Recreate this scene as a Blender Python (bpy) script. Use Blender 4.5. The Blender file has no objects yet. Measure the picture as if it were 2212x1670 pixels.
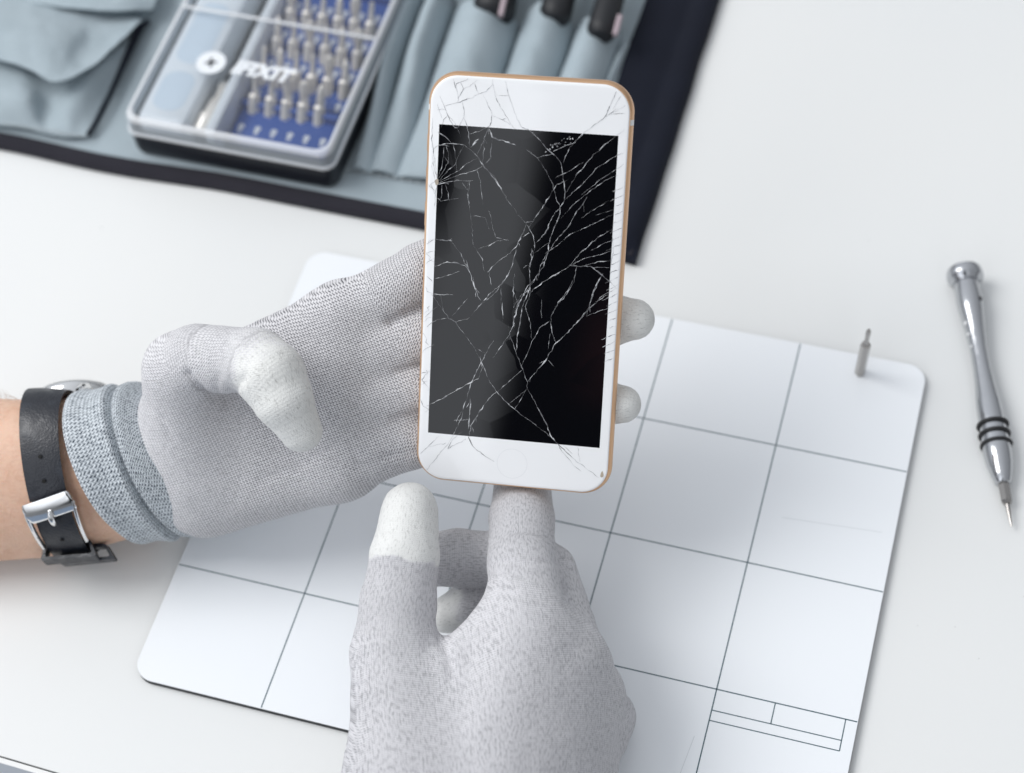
import bpy, math, random
import numpy as np
from mathutils import Matrix, Vector, noise as mnoise

random.seed(7)
rng = np.random.default_rng(7)
SC = bpy.context.scene
COL = SC.collection
CM = 0.01

# ------------------------------------------------------------------ camera
F = 4000.0; PX, PY = 1106.0, 835.0            # focal length and centre in photo pixels (2212 wide)
CAM = np.array([-0.56322659, -33.33149897, 59.77748027])
RW = np.array([[0.9923834451068243, -0.1029578309710436, -0.06763714156917448],
               [-0.12318724722109234, -0.8294174056539508, -0.544877664545317],
               [0.0, 0.5490596071830521, -0.8357831942316096]])
RCAM = np.stack([RW[0], -RW[1], -RW[2]], 1)
cd = bpy.data.cameras.new('camera'); cam = bpy.data.objects.new('camera', cd); COL.objects.link(cam)
M4 = np.eye(4); M4[:3, :3] = RCAM; M4[:3, 3] = CAM * CM
cam.matrix_world = Matrix(M4.tolist())
cd.lens = F / 2212 * 36; cd.sensor_width = 36; cd.clip_start = 0.02; cd.clip_end = 50
cd.dof.use_dof = True; cd.dof.focus_distance = 0.615; cd.dof.aperture_fstop = 7.2
SC.camera = cam

# ------------------------------------------------------------------ world and lamps
W = bpy.data.worlds.new('World'); SC.world = W; W.use_nodes = True
nt = W.node_tree; nt.nodes.clear()
def wn(t, **k):
    n = nt.nodes.new(t)
    for a, b in k.items(): setattr(n, a, b)
    return n
wo = wn('ShaderNodeOutputWorld'); bg = wn('ShaderNodeBackground'); tc = wn('ShaderNodeTexCoord')
nt.links.new(bg.outputs[0], wo.inputs[0])
def wdot(vec):
    n = wn('ShaderNodeVectorMath', operation='DOT_PRODUCT'); n.inputs[1].default_value = vec
    nt.links.new(tc.outputs['Generated'], n.inputs[0]); return n.outputs['Value']
def wmap(sock, a, b, c, d, smooth=True):
    n = wn('ShaderNodeMapRange', interpolation_type='SMOOTHSTEP' if smooth else 'LINEAR')
    for i, v in zip((1, 2, 3, 4), (a, b, c, d)): n.inputs[i].default_value = v
    nt.links.new(sock, n.inputs[0]); return n.outputs[0]
def wmath(op, a, b):
    n = wn('ShaderNodeMath', operation=op)
    for i, v in enumerate((a, b)):
        if isinstance(v, (int, float)): n.inputs[i].default_value = v
        else: nt.links.new(v, n.inputs[i])
    return n.outputs[0]
# a bright room: white walls, brighter towards the window on the left, the photographer's dark shape behind the lens
REFL = np.array([-0.36, -0.77, 0.51]); REFL /= np.linalg.norm(REFL)
SIDE = np.cross(REFL, [0, 0, 1]); SIDE /= np.linalg.norm(SIDE)
if SIDE[0] < 0: SIDE = -SIDE
UPV = np.cross(SIDE, REFL); UPV = UPV if UPV[2] > 0 else -UPV
side = wdot(SIDE); upd = wdot(UPV); fwd = wdot(REFL)
left = wmap(wdot((-0.86, 0.30, 0.42)), -0.6, 1.0, 0.62, 1.30)
WE = -0.006
silh = wmath('MULTIPLY', wmap(side, WE - 0.006, WE + 0.012, 0, 1), wmap(side, 0.26, 0.34, 1, 0))
silh = wmath('MULTIPLY', silh, wmap(upd, 0.34, 0.5, 1, 0))
dark_band = wmath('MULTIPLY', wmap(side, -0.052, -0.040, 1, 0), wmap(side, -0.12, -0.09, 0, 1))  # added dark band in the world, mirrored along the screen's left edge
dark_band = wmath('MULTIPLY', dark_band, wmap(upd, 0.0, 0.05, 0.25, 1))
silh = wmath('MAXIMUM', silh, dark_band)
silh = wmath('MULTIPLY', silh, wmap(fwd, 0.75, 0.85, 0, 1))
left = wmath('MULTIPLY', left, wmap(wdot((0, 0, 1)), -0.05, 0.42, 0.40, 1.06))
left = wmath('ADD', left, wmap(fwd, 0.80, 0.93, 0, 1.30))  # brightness added to the world where the screen mirrors it, lifts its grey
lum = wmath('MULTIPLY', left, wmath('SUBTRACT', 1.0, wmath('MULTIPLY', silh, 0.985)))
tint = wn('ShaderNodeVectorMath', operation='SCALE'); tint.inputs[0].default_value = (0.96, 1.0, 1.06)
nt.links.new(lum, tint.inputs['Scale'])
warm = wmath('MULTIPLY', wmath('MULTIPLY', wmap(side, 0.030, 0.055, 0, 1), wmap(side, 0.06, 0.10, 1, 0)), wmath('MULTIPLY', wmap(upd, -0.06, -0.03, 0, 1), wmap(upd, -0.01, 0.03, 1, 0)))
warm = wmath('MULTIPLY', warm, wmap(fwd, 0.75, 0.85, 0, 1))
wv = wn('ShaderNodeVectorMath', operation='SCALE'); wv.inputs[0].default_value = (0.26, 0.09, 0.10); nt.links.new(warm, wv.inputs['Scale'])
wa = wn('ShaderNodeVectorMath', operation='ADD'); nt.links.new(tint.outputs[0], wa.inputs[0]); nt.links.new(wv.outputs[0], wa.inputs[1]); nt.links.new(wa.outputs[0], bg.inputs[0])
bg.inputs[1].default_value = 0.60

def area(name, loc, target, size, power, col):
    l = bpy.data.lights.new(name, 'AREA'); l.shape = 'RECTANGLE'; l.size, l.size_y = size; l.energy = power; l.color = col
    o = bpy.data.objects.new(name, l); COL.objects.link(o); o.location = loc
    o.rotation_euler = (Vector(target) - Vector(loc)).to_track_quat('-Z', 'Y').to_euler()
area('window_light', (-1.65, 0.50, 2.10), (0.0, 0.02, 0.0), (1.6, 1.4), 41.0, (1.0, 0.995, 0.985))
SC.view_settings.view_transform = 'Standard'; SC.view_settings.look = 'None'
SC.view_settings.exposure = 0.07; SC.view_settings.gamma = 1.0; SC.view_settings.use_curve_mapping = False

# ------------------------------------------------------------------ geometry helpers (everything in centimetres)
def U(px, py, d):                              # photo pixel at camera depth d
    return CAM + RCAM @ np.array([(px - PX) / F * d, -(py - PY) / F * d, -d])
def UZ(px, py, z):                             # photo pixel on the level z
    r = RCAM @ np.array([(px - PX) / F, -(py - PY) / F, -1.0]); return CAM + r * ((z - CAM[2]) / r[2])
def nrm(v): v = np.asarray(v, float); return v / np.linalg.norm(v)
def lin(r, g, b):
    return tuple(((c / 255) / 12.92 if c / 255 <= 0.04045 else ((c / 255 + 0.055) / 1.055) ** 2.4) for c in (r, g, b)) + (1.0,)

class MB:
    def __init__(s): s.v = []; s.f = []
    def add(s, vs, fs):
        o = len(s.v); s.v += [np.asarray(p, float) for p in vs]; s.f += [tuple(i + o for i in f) for f in fs]
    def loft(s, loops, cap0=True, cap1=True, closed=True):
        n = len(loops[0]); vs = [p for l in loops for p in l]; fs = []
        for k in range(len(loops) - 1):
            for i in range(n if closed else n - 1):
                j = (i + 1) % n; fs.append((k * n + i, k * n + j, (k + 1) * n + j, (k + 1) * n + i))
        if cap0: fs.append(tuple(range(n))[::-1])
        if cap1: fs.append(tuple((len(loops) - 1) * n + i for i in range(n)))
        s.add(vs, fs)
    def box(s, c, ax, ay, az, bev=0.0):         # centre and three half-axis vectors
        c = np.asarray(c, float); ax, ay, az = map(lambda a: np.asarray(a, float), (ax, ay, az))
        if bev <= 0:
            P = [c + x * ax + y * ay + z * az for z in (-1, 1) for x, y in ((-1, -1), (1, -1), (1, 1), (-1, 1))]
            s.add(P, [(0, 3, 2, 1), (4, 5, 6, 7), (0, 1, 5, 4), (1, 2, 6, 5), (2, 3, 7, 6), (3, 0, 4, 7)])
        else:
            lx, ly, lz = map(np.linalg.norm, (ax, ay, az)); b = min(bev, lx * .9, ly * .9, lz * .9)
            L = []
            for zz, ins in ((-lz, b), (-lz + b * .3, b * .3), (-lz + b, 0), (lz - b, 0), (lz - b * .3, b * .3), (lz, b)):
                L.append([c + p[0] * ax / lx + p[1] * ay / ly + zz * az / lz for p in rrect(2 * (lx - ins), 2 * (ly - ins), max(b - ins, .01 * b) + .2 * b, 3)])
            s.loft(L)
    def tube(s, pts, rad, n=12, cap=True, flat=1.0, up=None):
        pts = [np.asarray(p, float) for p in pts]
        if not hasattr(rad, '__len__'): rad = [rad] * len(pts)
        loops = []; ref = None
        for i, p in enumerate(pts):
            t = nrm(pts[min(i + 1, len(pts) - 1)] - pts[max(i - 1, 0)])
            if ref is None: ref = np.asarray(up, float) if up is not None else (np.array([0, 0, 1.]) if abs(t[2]) < .9 else np.array([1., 0, 0]))
            a = nrm(np.cross(t, ref)); b = np.cross(a, t)
            if up is None: ref = b
            loops.append([p + rad[i] * (math.cos(w) * a + flat * math.sin(w) * b) for w in np.linspace(0, 2 * math.pi, n, endpoint=False)])
        s.loft(loops, cap, cap)
    def lathe(s, base, axis, prof, n=32, cap=True):   # prof = [(distance, radius)]
        axis = nrm(axis); a = nrm(np.cross(axis, [0.3, 0.1, 1.0])); b = np.cross(axis, a)
        s.loft([[np.asarray(base) + t * axis + r * (math.cos(w) * a + math.sin(w) * b) for w in np.linspace(0, 2 * math.pi, n, endpoint=False)] for t, r in prof], cap, cap)
    def grid(s, P, thick=0.0, tdir=(0, 0, -1)):       # P[i][j] points; optional thickness
        ni, nj = len(P), len(P[0]); vs = [p for r in P for p in r]
        fs = [(i * nj + j, i * nj + j + 1, (i + 1) * nj + j + 1, (i + 1) * nj + j) for i in range(ni - 1) for j in range(nj - 1)]
        if thick:
            o = len(vs); td = np.asarray(tdir, float) * thick
            vs = vs + [p + td for p in vs]
            fs += [tuple(k + o for k in f[::-1]) for f in fs]
            bd = [(0, j) for j in range(nj)] + [(i, nj - 1) for i in range(1, ni)] + [(ni - 1, j) for j in range(nj - 2, -1, -1)] + [(i, 0) for i in range(ni - 2, 0, -1)]
            ids = [i * nj + j for i, j in bd]
            for k in range(len(ids)):
                a, b = ids[k], ids[(k + 1) % len(ids)]; fs.append((b, a, a + o, b + o))
        s.add(vs, fs)

def rrect(w, h, r, n=8):
    r = min(r, w / 2 - 1e-4, h / 2 - 1e-4); out = []
    for cx, cy, a0 in ((w / 2 - r, h / 2 - r, 0), (-w / 2 + r, h / 2 - r, 90), (-w / 2 + r, -h / 2 + r, 180), (w / 2 - r, -h / 2 + r, 270)):
        for k in range(n + 1):
            a = math.radians(a0 + 90 * k / n); out.append((cx + r * math.cos(a), cy + r * math.sin(a)))
    return out

def root_loc(o):
    p = np.zeros(3)
    while o is not None: p = p + np.array(o.location); o = o.parent
    return p
def obj(name, mb, mat, parent=None, smooth=True, sharp=35, kind=None, origin=None, fix=True):
    v = np.array(mb.v) * CM
    base = root_loc(parent) if parent is not None else np.zeros(3)
    if origin is not None and parent is None: base = np.asarray(origin) * CM
    me = bpy.data.meshes.new(name); me.from_pydata((v - base).tolist(), [], mb.f)
    if fix:
        import bmesh
        bm = bmesh.new(); bm.from_mesh(me); bmesh.ops.recalc_face_normals(bm, faces=bm.faces); bm.to_mesh(me); bm.free()
    me.materials.append(mat)
    if smooth:
        me.polygons.foreach_set('use_smooth', [True] * len(me.polygons))
        if sharp < 180: me.set_sharp_from_angle(angle=math.radians(sharp))
    o = bpy.data.objects.new(name, me); COL.objects.link(o)
    if parent is not None: o.parent = parent
    elif origin is not None: o.location = base
    if kind: o['kind'] = kind
    return o
def thing(name, label, cat, loc, group=None):
    o = bpy.data.objects.new(name, None); COL.objects.link(o); o.location = Vector([c * CM for c in loc]); o.empty_display_size = 0.01
    o['label'] = label; o['category'] = cat
    if group: o['group'] = group
    return o
def tag(o, label, cat, group=None):
    o['label'] = label; o['category'] = cat
    if group: o['group'] = group
    return o

# ------------------------------------------------------------------ material helpers
def mat(name, base=(0.8, 0.8, 0.8, 1), rough=0.5, metal=0.0, spec=0.5, **kw):
    m = bpy.data.materials.new(name); m.use_nodes = True; b = m.node_tree.nodes['Principled BSDF']
    b.inputs['Base Color'].default_value = base; b.inputs['Roughness'].default_value = rough
    b.inputs['Metallic'].default_value = metal; b.inputs['Specular IOR Level'].default_value = spec
    for k, v in kw.items(): b.inputs[k].default_value = v
    return m
class NT:
    def __init__(s, m): s.t = m.node_tree; s.b = s.t.nodes['Principled BSDF']; s.out = s.t.nodes['Material Output']
    def n(s, t, ins=None, **k):
        n = s.t.nodes.new(t)
        for a, b in k.items(): setattr(n, a, b)
        for a, b in (ins or {}).items():
            if hasattr(b, 'is_output') or isinstance(b, bpy.types.NodeSocket): s.t.links.new(b, n.inputs[a])
            else: n.inputs[a].default_value = b
        return n
    def math(s, op, a, b=0.0, c=0.0): return s.n('ShaderNodeMath', {0: a, 1: b, 2: c}, operation=op).outputs[0]
    def rng(s, v, a, b, c=0.0, d=1.0, sm=True): return s.n('ShaderNodeMapRange', {0: v, 1: a, 2: b, 3: c, 4: d}, interpolation_type='SMOOTHSTEP' if sm else 'LINEAR').outputs[0]
    def mix(s, f, a, b):
        n = s.t.nodes.new('ShaderNodeMix'); n.data_type = 'RGBA'
        for i, v in ((0, f), (6, a), (7, b)):
            if isinstance(v, bpy.types.NodeSocket): s.t.links.new(v, n.inputs[i])
            else: n.inputs[i].default_value = v
        return n.outputs[2]
    def link(s, a, inp): s.t.links.new(a, s.b.inputs[inp])
    def noise(s, vec, scale, detail=3, rough=0.5): return s.n('ShaderNodeTexNoise', {'Vector': vec, 'Scale': scale, 'Detail': detail, 'Roughness': rough}).outputs[0]
    def mapping(s, vec, scale=(1, 1, 1), rot=(0, 0, 0)): return s.n('ShaderNodeMapping', {'Vector': vec, 'Scale': scale, 'Rotation': rot}).outputs[0]
    def bump(s, h, strength, dist): return s.n('ShaderNodeBump', {'Height': h, 'Strength': strength, 'Distance': dist}).outputs[0]
    def obj(s): return s.n('ShaderNodeTexCoord').outputs['Object']

def fabric(name, base, dark, scale=900, rough=0.85, bumpd=0.0002, sheen=0.05):
    m = mat(name, base, rough); t = NT(m); o = t.obj()
    s = t.n('ShaderNodeSeparateXYZ', {0: t.mapping(o, rot=(0, 0, 0.42))})
    wx = t.math('SINE', t.math('MULTIPLY', s.outputs[0], scale * 6.283)); wy = t.math('SINE', t.math('MULTIPLY', s.outputs[1], scale * 6.283))
    w = t.rng(t.math('MULTIPLY', wx, wy), -1, 1)
    big = t.noise(o, 60, 4); f = t.math('ADD', t.math('MULTIPLY', w, 0.5), t.math('MULTIPLY', big, 0.55))
    t.link(t.mix(f, dark, base), 'Base Color')
    t.link(t.bump(t.math('ADD', w, t.math('MULTIPLY', t.noise(o, 500, 2), 1.0)), 0.5, bumpd), 'Normal')
    m.node_tree.nodes['Principled BSDF'].inputs['Sheen Weight'].default_value = sheen; m.node_tree.nodes['Principled BSDF'].inputs['Specular IOR Level'].default_value = 0.15
    return m

T0 = -0.30                                      # table level; the mat's printed face is at z = 0

# table: painted board with very fine orange-peel
m_table = mat('table_white', (0.80, 0.805, 0.79, 1), 0.5); t = NT(m_table); o_ = t.obj()
big = t.noise(o_, 5, 2); fine = t.noise(o_, 1400, 2); spk = t.noise(o_, 330, 1)
c = t.mix(t.rng(big, 0.35, 0.65), (0.775, 0.785, 0.78, 1), (0.79, 0.795, 0.785, 1))
c = t.mix(t.rng(spk, 0.80, 0.83), c, (0.62, 0.62, 0.61, 1))
t.link(c, 'Base Color'); t.link(t.bump(fine, 0.25, 0.0001), 'Normal')
m_black = mat('black_foam', (0.012, 0.013, 0.016, 1), 0.7)
m_floor = mat('floor_blue_grey', (0.24, 0.31, 0.42, 1), 0.6)
m_seam = mat('seam_dark', (0.01, 0.012, 0.015, 1), 0.7)
m_edge = mat('edge_band_white', (0.80, 0.80, 0.79, 1), 0.4)

# ------------------------------------------------------------------ tabletop and floor
A = UZ(0, 1632, T0); B = UZ(132, 1671, T0); eu = nrm(B - A); en = np.array([-eu[1], eu[0], 0.0])
if en[1] < 0: en = -en
mb = MB()
def slab(mb, q, z0, z1): mb.loft([[np.array([p[0], p[1], z]) for p in q] for z in (z0, z1)])
far = [A - eu * 120, A + eu * 160, A + eu * 160 + en * 170, A - eu * 120 + en * 170]
slab(mb, far, T0 - 2.5, T0); tab = obj('tabletop', mb, m_table, smooth=False, kind='structure')
mb = MB(); slab(mb, [A - eu * 120 - en * .06, A + eu * 160 - en * .06, A + eu * 160, A - eu * 120], T0 - 2.4, T0 - 0.12); obj('edge_seam', mb, m_seam, tab, smooth=False)
mb = MB(); slab(mb, [A - eu * 120 - en * .24, A + eu * 160 - en * .24, A + eu * 160 - en * .06, A - eu * 120 - en * .06], T0 - 2.5, T0 - 0.01); obj('edge_band', mb, m_edge, tab, smooth=False)
mb = MB(); slab(mb, [(-300, -300), (300, -300), (300, 300), (-300, 300)], -75.5, -75); obj('floor', mb, m_floor, smooth=False, kind='structure')

# ------------------------------------------------------------------ work mat with its printed grid
ANG = math.radians(21.875131004662563); ca, sa = math.cos(ANG), math.sin(ANG)
def MT(x, y, z):                                # mat coordinates -> world
    x, y = x - 12.7, y - 10.16; return np.array([ca * x + sa * y, -sa * x + ca * y, z])
m_mat = mat('mat_white', (0.80, 0.835, 0.87, 1), 0.26, spec=0.45); t = NT(m_mat); o_ = t.obj()
t.link(t.mix(t.rng(t.noise(o_, 9, 2), 0.3, 0.7), (0.868, 0.892, 0.918, 1), (0.874, 0.897, 0.922, 1)), 'Base Color')
sc_ = t.noise(t.mapping(o_, (40, 900, 1), (0, 0, 0.5)), 1.0, 2)
t.link(t.bump(sc_, 0.03, 0.0001), 'Normal')
m_line = mat('grid_ink', (0.02, 0.075, 0.10, 1), 0.4); m_scratch = mat('scratch_grey', (0.66, 0.69, 0.71, 1), 0.5)
mx0, mx1, my0, my1 = 0.1131, 25.2295, 0.4679, 19.9926
mcx, mcy = (mx0 + mx1) / 2, (my0 + my1) / 2
wm = thing('work_mat', 'white rectangular work mat printed with a dark square grid, lying on the table', 'mat', MT(mcx, mcy, T0))
def mat_loop(ins, z): return [MT(mcx + p[0], mcy + p[1], z) for p in rrect(mx1 - mx0 - 2 * ins, my1 - my0 - 2 * ins, 0.75, 10)]
mb = MB(); mb.loft([mat_loop(0.03, -0.045), mat_loop(0, -0.035), mat_loop(0, -0.012), mat_loop(0.012, 0)]); obj('printed_sheet', mb, m_mat, wm)
mb = MB(); mb.loft([mat_loop(0.01, T0 + .002), mat_loop(-0.005, T0 + .03), mat_loop(-0.005, -0.05)]); obj('rubber_backing', mb, m_black, wm)
def gline(mb, p, q, w=0.042):
    p, q = np.array(p, float), np.array(q, float); d = nrm(np.append(q - p, 0))[:2]; s_ = np.array([-d[1], d[0]]) * w / 2
    mb.add([MT(*(p + s_), .004), MT(*(p - s_), .004), MT(*(q - s_), .004), MT(*(q + s_), .004)], [(0, 1, 2, 3)])
mb = MB(); C5 = 5.08
for k in range(1, 5): gline(mb, (C5 * k, my0 + .03), (C5 * k, my1 - .03))
for k in range(1, 4): gline(mb, (mx0 + .03, C5 * k), (mx1 - .03, C5 * k))
X4 = C5 * 4; YB = C5
def matpx(px, py):
    w_ = UZ(px, py, 0); return (ca * w_[0] - sa * w_[1] + 12.7, sa * w_[0] + ca * w_[1] + 10.16)
b1 = matpx(1538, 1534); b2 = matpx(1532, 1556); r1 = matpx(1826, 1559); mid = matpx(1674, 1523)
xr = r1[0]; y1, y2 = b1[1], b2[1]
gline(mb, (X4, y1), (xr, y1), .036); gline(mb, (X4, y2), (xr, y2), .036); gline(mb, (xr, YB), (xr, y2), .036); gline(mb, (mid[0], YB), (mid[0], y1), .036)
obj('printed_grid', mb, m_line, wm, smooth=False, fix=False)
for q_a, q_b in (((1690, 1118), (1905, 1150)), ((1500, 1590), (1462, 1690))):
    mb = MB(); gline(mb, matpx(*q_a), matpx(*q_b), .022); obj('scratch', mb, m_scratch, wm, smooth=False, fix=False)

# ------------------------------------------------------------------ smartphone
PR = np.array([[0.9671884241621947, 0.16526479367641025, -0.19296139545967217], [-0.25381166999653504, 0.6621177679268595, -0.7051097060522733], [0.011233358367846946, 0.7309497994846479, 0.6823387738456116]])
PT = np.array([0.11416740880254017, 2.7681415263513145, 10.60021112062816])
def PW(x, y, z=0.0): return PT + PR @ np.array([x, y, z])
def PPX(px, py):                                # photo pixel -> point of the glass
    r = RCAM @ np.array([(px - PX) / F, -(py - PY) / F, -1.0]); n = PR[:, 2]
    p = CAM + r * (np.dot(PT - CAM, n) / np.dot(r, n)); return (PR.T @ (p - PT))[:2]
m_gold = mat('gold_metal', (0.68, 0.43, 0.26, 1), 0.38, 0.75)
m_white = mat('white_glass', (0.92, 0.925, 0.935, 1), 0.28, spec=0.5); m_white.node_tree.nodes['Principled BSDF'].inputs['Coat Weight'].default_value = 0.6
m_white.node_tree.nodes['Principled BSDF'].inputs['Coat Roughness'].default_value = 0.02
m_scr = mat('screen_black', (0.0025, 0.0027, 0.004, 1), 0.5, spec=0.0)
_b = m_scr.node_tree.nodes['Principled BSDF']; _b.inputs['Coat Weight'].default_value = 1.0; _b.inputs['Coat Roughness'].default_value = 0.015; _b.inputs['Coat IOR'].default_value = 1.5
t = NT(m_scr); vo = t.n('ShaderNodeTexVoronoi', {'Vector': t.n('ShaderNodeVectorMath', {0: t.obj(), 1: t.n('ShaderNodeVectorMath', {0: t.n('ShaderNodeTexNoise', {'Vector': t.obj(), 'Scale': 60.0}).outputs['Color'], 'Scale': 0.005}, operation='SCALE').outputs[0]}, operation='ADD').outputs[0], 'Scale': 62.0})
tl_ = t.n('ShaderNodeVectorMath', {0: t.n('ShaderNodeVectorMath', {0: vo.outputs['Color'], 1: (0.5, 0.5, 0.5)}, operation='SUBTRACT').outputs[0], 'Scale': 0.0048}, operation='SCALE').outputs[0]
nn_ = t.n('ShaderNodeVectorMath', {0: t.n('ShaderNodeVectorMath', {0: t.n('ShaderNodeNewGeometry').outputs['Normal'], 1: tl_}, operation='ADD').outputs[0]}, operation='NORMALIZE').outputs[0]
t.t.links.new(nn_, _b.inputs['Coat Normal'])
m_band = mat('antenna_white', (0.80, 0.80, 0.79, 1), 0.4)
phone = thing('smartphone', 'white smartphone with gold frame and badly cracked black screen, held up in the gloved hand', 'phone', PW(0, 0, -.71))
HW, HH = 3.355, 6.915
def ploop(ins, z): return [PW(p[0], p[1], z) for p in rrect(2 * (HW - ins), 2 * (HH - ins), 1.0 - ins * .8, 14)]
mb = MB()
prof = [(0.36, -0.70)] + [(0.35 * (1 - math.sin(a)), -0.35 - 0.35 * math.cos(a)) for a in np.linspace(0.15, math.pi - 0.55, 12)] + [(0.085, -0.05), (0.112, -0.045), (0.13, -0.055)]
mb.loft([ploop(i, z) for i, z in prof]); obj('frame', mb, m_gold, phone, sharp=60)
mb = MB(); mb.loft([ploop(0.115, -0.06), ploop(0.115, -0.032), ploop(0.13, -0.016), ploop(0.165, -0.004), ploop(0.215, 0.0)]); obj('front_glass', mb, m_white, phone, sharp=60)
mb = MB(); mb.add([PW(x, y, .0025) for x, y in ((-2.925, -5.2), (2.925, -5.2), (2.925, 5.2), (-2.925, 5.2))], [(0, 1, 2, 3)]); scr = obj('screen', mb, m_scr, phone, smooth=False, fix=False)
# faint home key ring
mb = MB(); mb.loft([[PW(r * math.cos(w), -6.02 + r * math.sin(w), z) for w in np.linspace(0, 2 * math.pi, 48, endpoint=False)] for r, z in ((.50, .001), (.505, .003), (.52, .003), (.525, .001))], False, False)
obj('home_key', mb, mat('key_ring', (0.83, 0.835, 0.85, 1), 0.3), phone)
for sx, yy in ((-1, 5.72), (1, 5.62)):
    mb = MB(); L = []
    for a in np.linspace(0.35, math.pi - 0.55, 10):
        x = HW - 0.35 * (1 - math.sin(a)) + 0.006; z = -0.35 - 0.35 * math.cos(a)
        L.append([PW(sx * x, yy - .09, z), PW(sx * x, yy + .09, z)])
    mb.grid(L); obj('antenna_band', mb, m_band, phone, fix=False)
for yy, hh in ((4.55, .30), (3.35, .42), (2.2, .42)):
    mb = MB(); mb.box(PW(-HW + 0.035, yy, -.38), PR[:, 0] * .045, PR[:, 1] * hh, PR[:, 2] * .13, .05); obj('side_button', mb, m_gold, phone)

# cracks, read off the photograph as lines on the glass
def z7(x, y): return ((960 + x / 2.93) * 0.921667, (150 + y / 2.93) * 0.921667)
def z8(x, y): return ((960 + x / 3.0367) * 0.921667, (650 + y / 3.0367) * 0.921667)
def zg(x, y): return ((960 + x / 5.06) * 0.921667, (150 + y / 5.06) * 0.921667)
CR = []
def cr(fn, w, *pts): CR.append(([PPX(*fn(*p)) for p in pts], w))
# upper left
for w, *p in [(.034, (520, 180), (545, 270), (580, 400), (570, 460)), (.03, (600, 210), (640, 290), (585, 400)), (.034, (800, 185), (740, 240), (640, 295), (580, 400)), (.028, (700, 180), (555, 235), (548, 280)),
              (.036, (985, 180), (980, 250), (900, 325), (810, 360), (700, 410), (600, 450), (420, 495)), (.03, (765, 230), (815, 350)), (.036, (870, 370), (930, 490), (985, 600), (970, 680), (950, 740), (830, 800), (720, 830)),
              (.036, (985, 240), (1020, 400), (1080, 520), (1160, 640), (1220, 740), (1260, 780)), (.034, (1135, 200), (1175, 370), (1220, 500), (1280, 650), (1330, 750), (1440, 800), (1518, 880)),
              (.026, (1025, 365), (1175, 375)), (.03, (985, 610), (1100, 660), (1150, 640)), (.03, (1100, 660), (1200, 720)),
              (.036, (620, 460), (650, 560), (640, 640), (580, 740), (540, 765), (480, 670), (430, 560), (410, 500)), (.04, (640, 640), (680, 720), (700, 830), (705, 900), (715, 1000)),
              (.03, (440, 600), (540, 700), (610, 870)), (.03, (360, 380), (400, 480), (430, 560)), (.028, (330, 480), (380, 640)), (.03, (450, 620), (400, 660), (370, 760)), (.03, (320, 540), (420, 540)),
              (.045, (340, 810), (420, 860), (490, 925)), (.05, (280, 1010), (340, 965), (440, 945), (580, 950), (650, 965), (720, 1010)), (.05, (715, 1000), (815, 890)),
              (.04, (720, 1010), (800, 1090), (870, 1200), (1000, 1350), (1080, 1470), (1170, 1610)), (.045, (935, 760), (885, 880), (880, 1010), (865, 1190)), (.035, (900, 870), (830, 1020), (795, 1080)),
              (.05, (940, 760), (985, 870), (1100, 910), (1270, 970)), (.04, (985, 890), (965, 1020), (960, 1110), (900, 1180)), (.03, (640, 980), (560, 1130), (540, 1190), (460, 1260), (340, 1390)),
              (.03, (400, 960), (400, 1080), (380, 1240), (330, 1350)), (.035, (430, 960), (465, 1060), (460, 1170), (400, 1270), (330, 1370)), (.03, (520, 960), (545, 1100), (560, 1260)), (.03, (410, 1090), (455, 1180)),
              (.03, (820, 1120), (700, 1165), (560, 1280), (340, 1400)), (.03, (880, 1210), (740, 1275), (540, 1330), (340, 1410)), (.05, (320, 1430), (450, 1400), (560, 1385), (740, 1385)), (.035, (710, 1390), (700, 1490), (690, 1560), (715, 1670)),
              (.03, (620, 1390), (680, 1500)), (.03, (380, 1440), (385, 1550), (330, 1650)), (.03, (430, 1430), (460, 1560), (475, 1620)), (.035, (320, 1580), (370, 1620), (580, 1595)), (.03, (250, 1420), (320, 1590)),
              (.03, (800, 1250), (830, 1350), (850, 1500), (870, 1660)), (.03, (280, 1000), (275, 1180), (330, 1360)), (.03, (1380, 1010), (1518, 1110)), (.03, (270, 640), (265, 1000))]:
    cr(zg, w * 1.1, *p)
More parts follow.
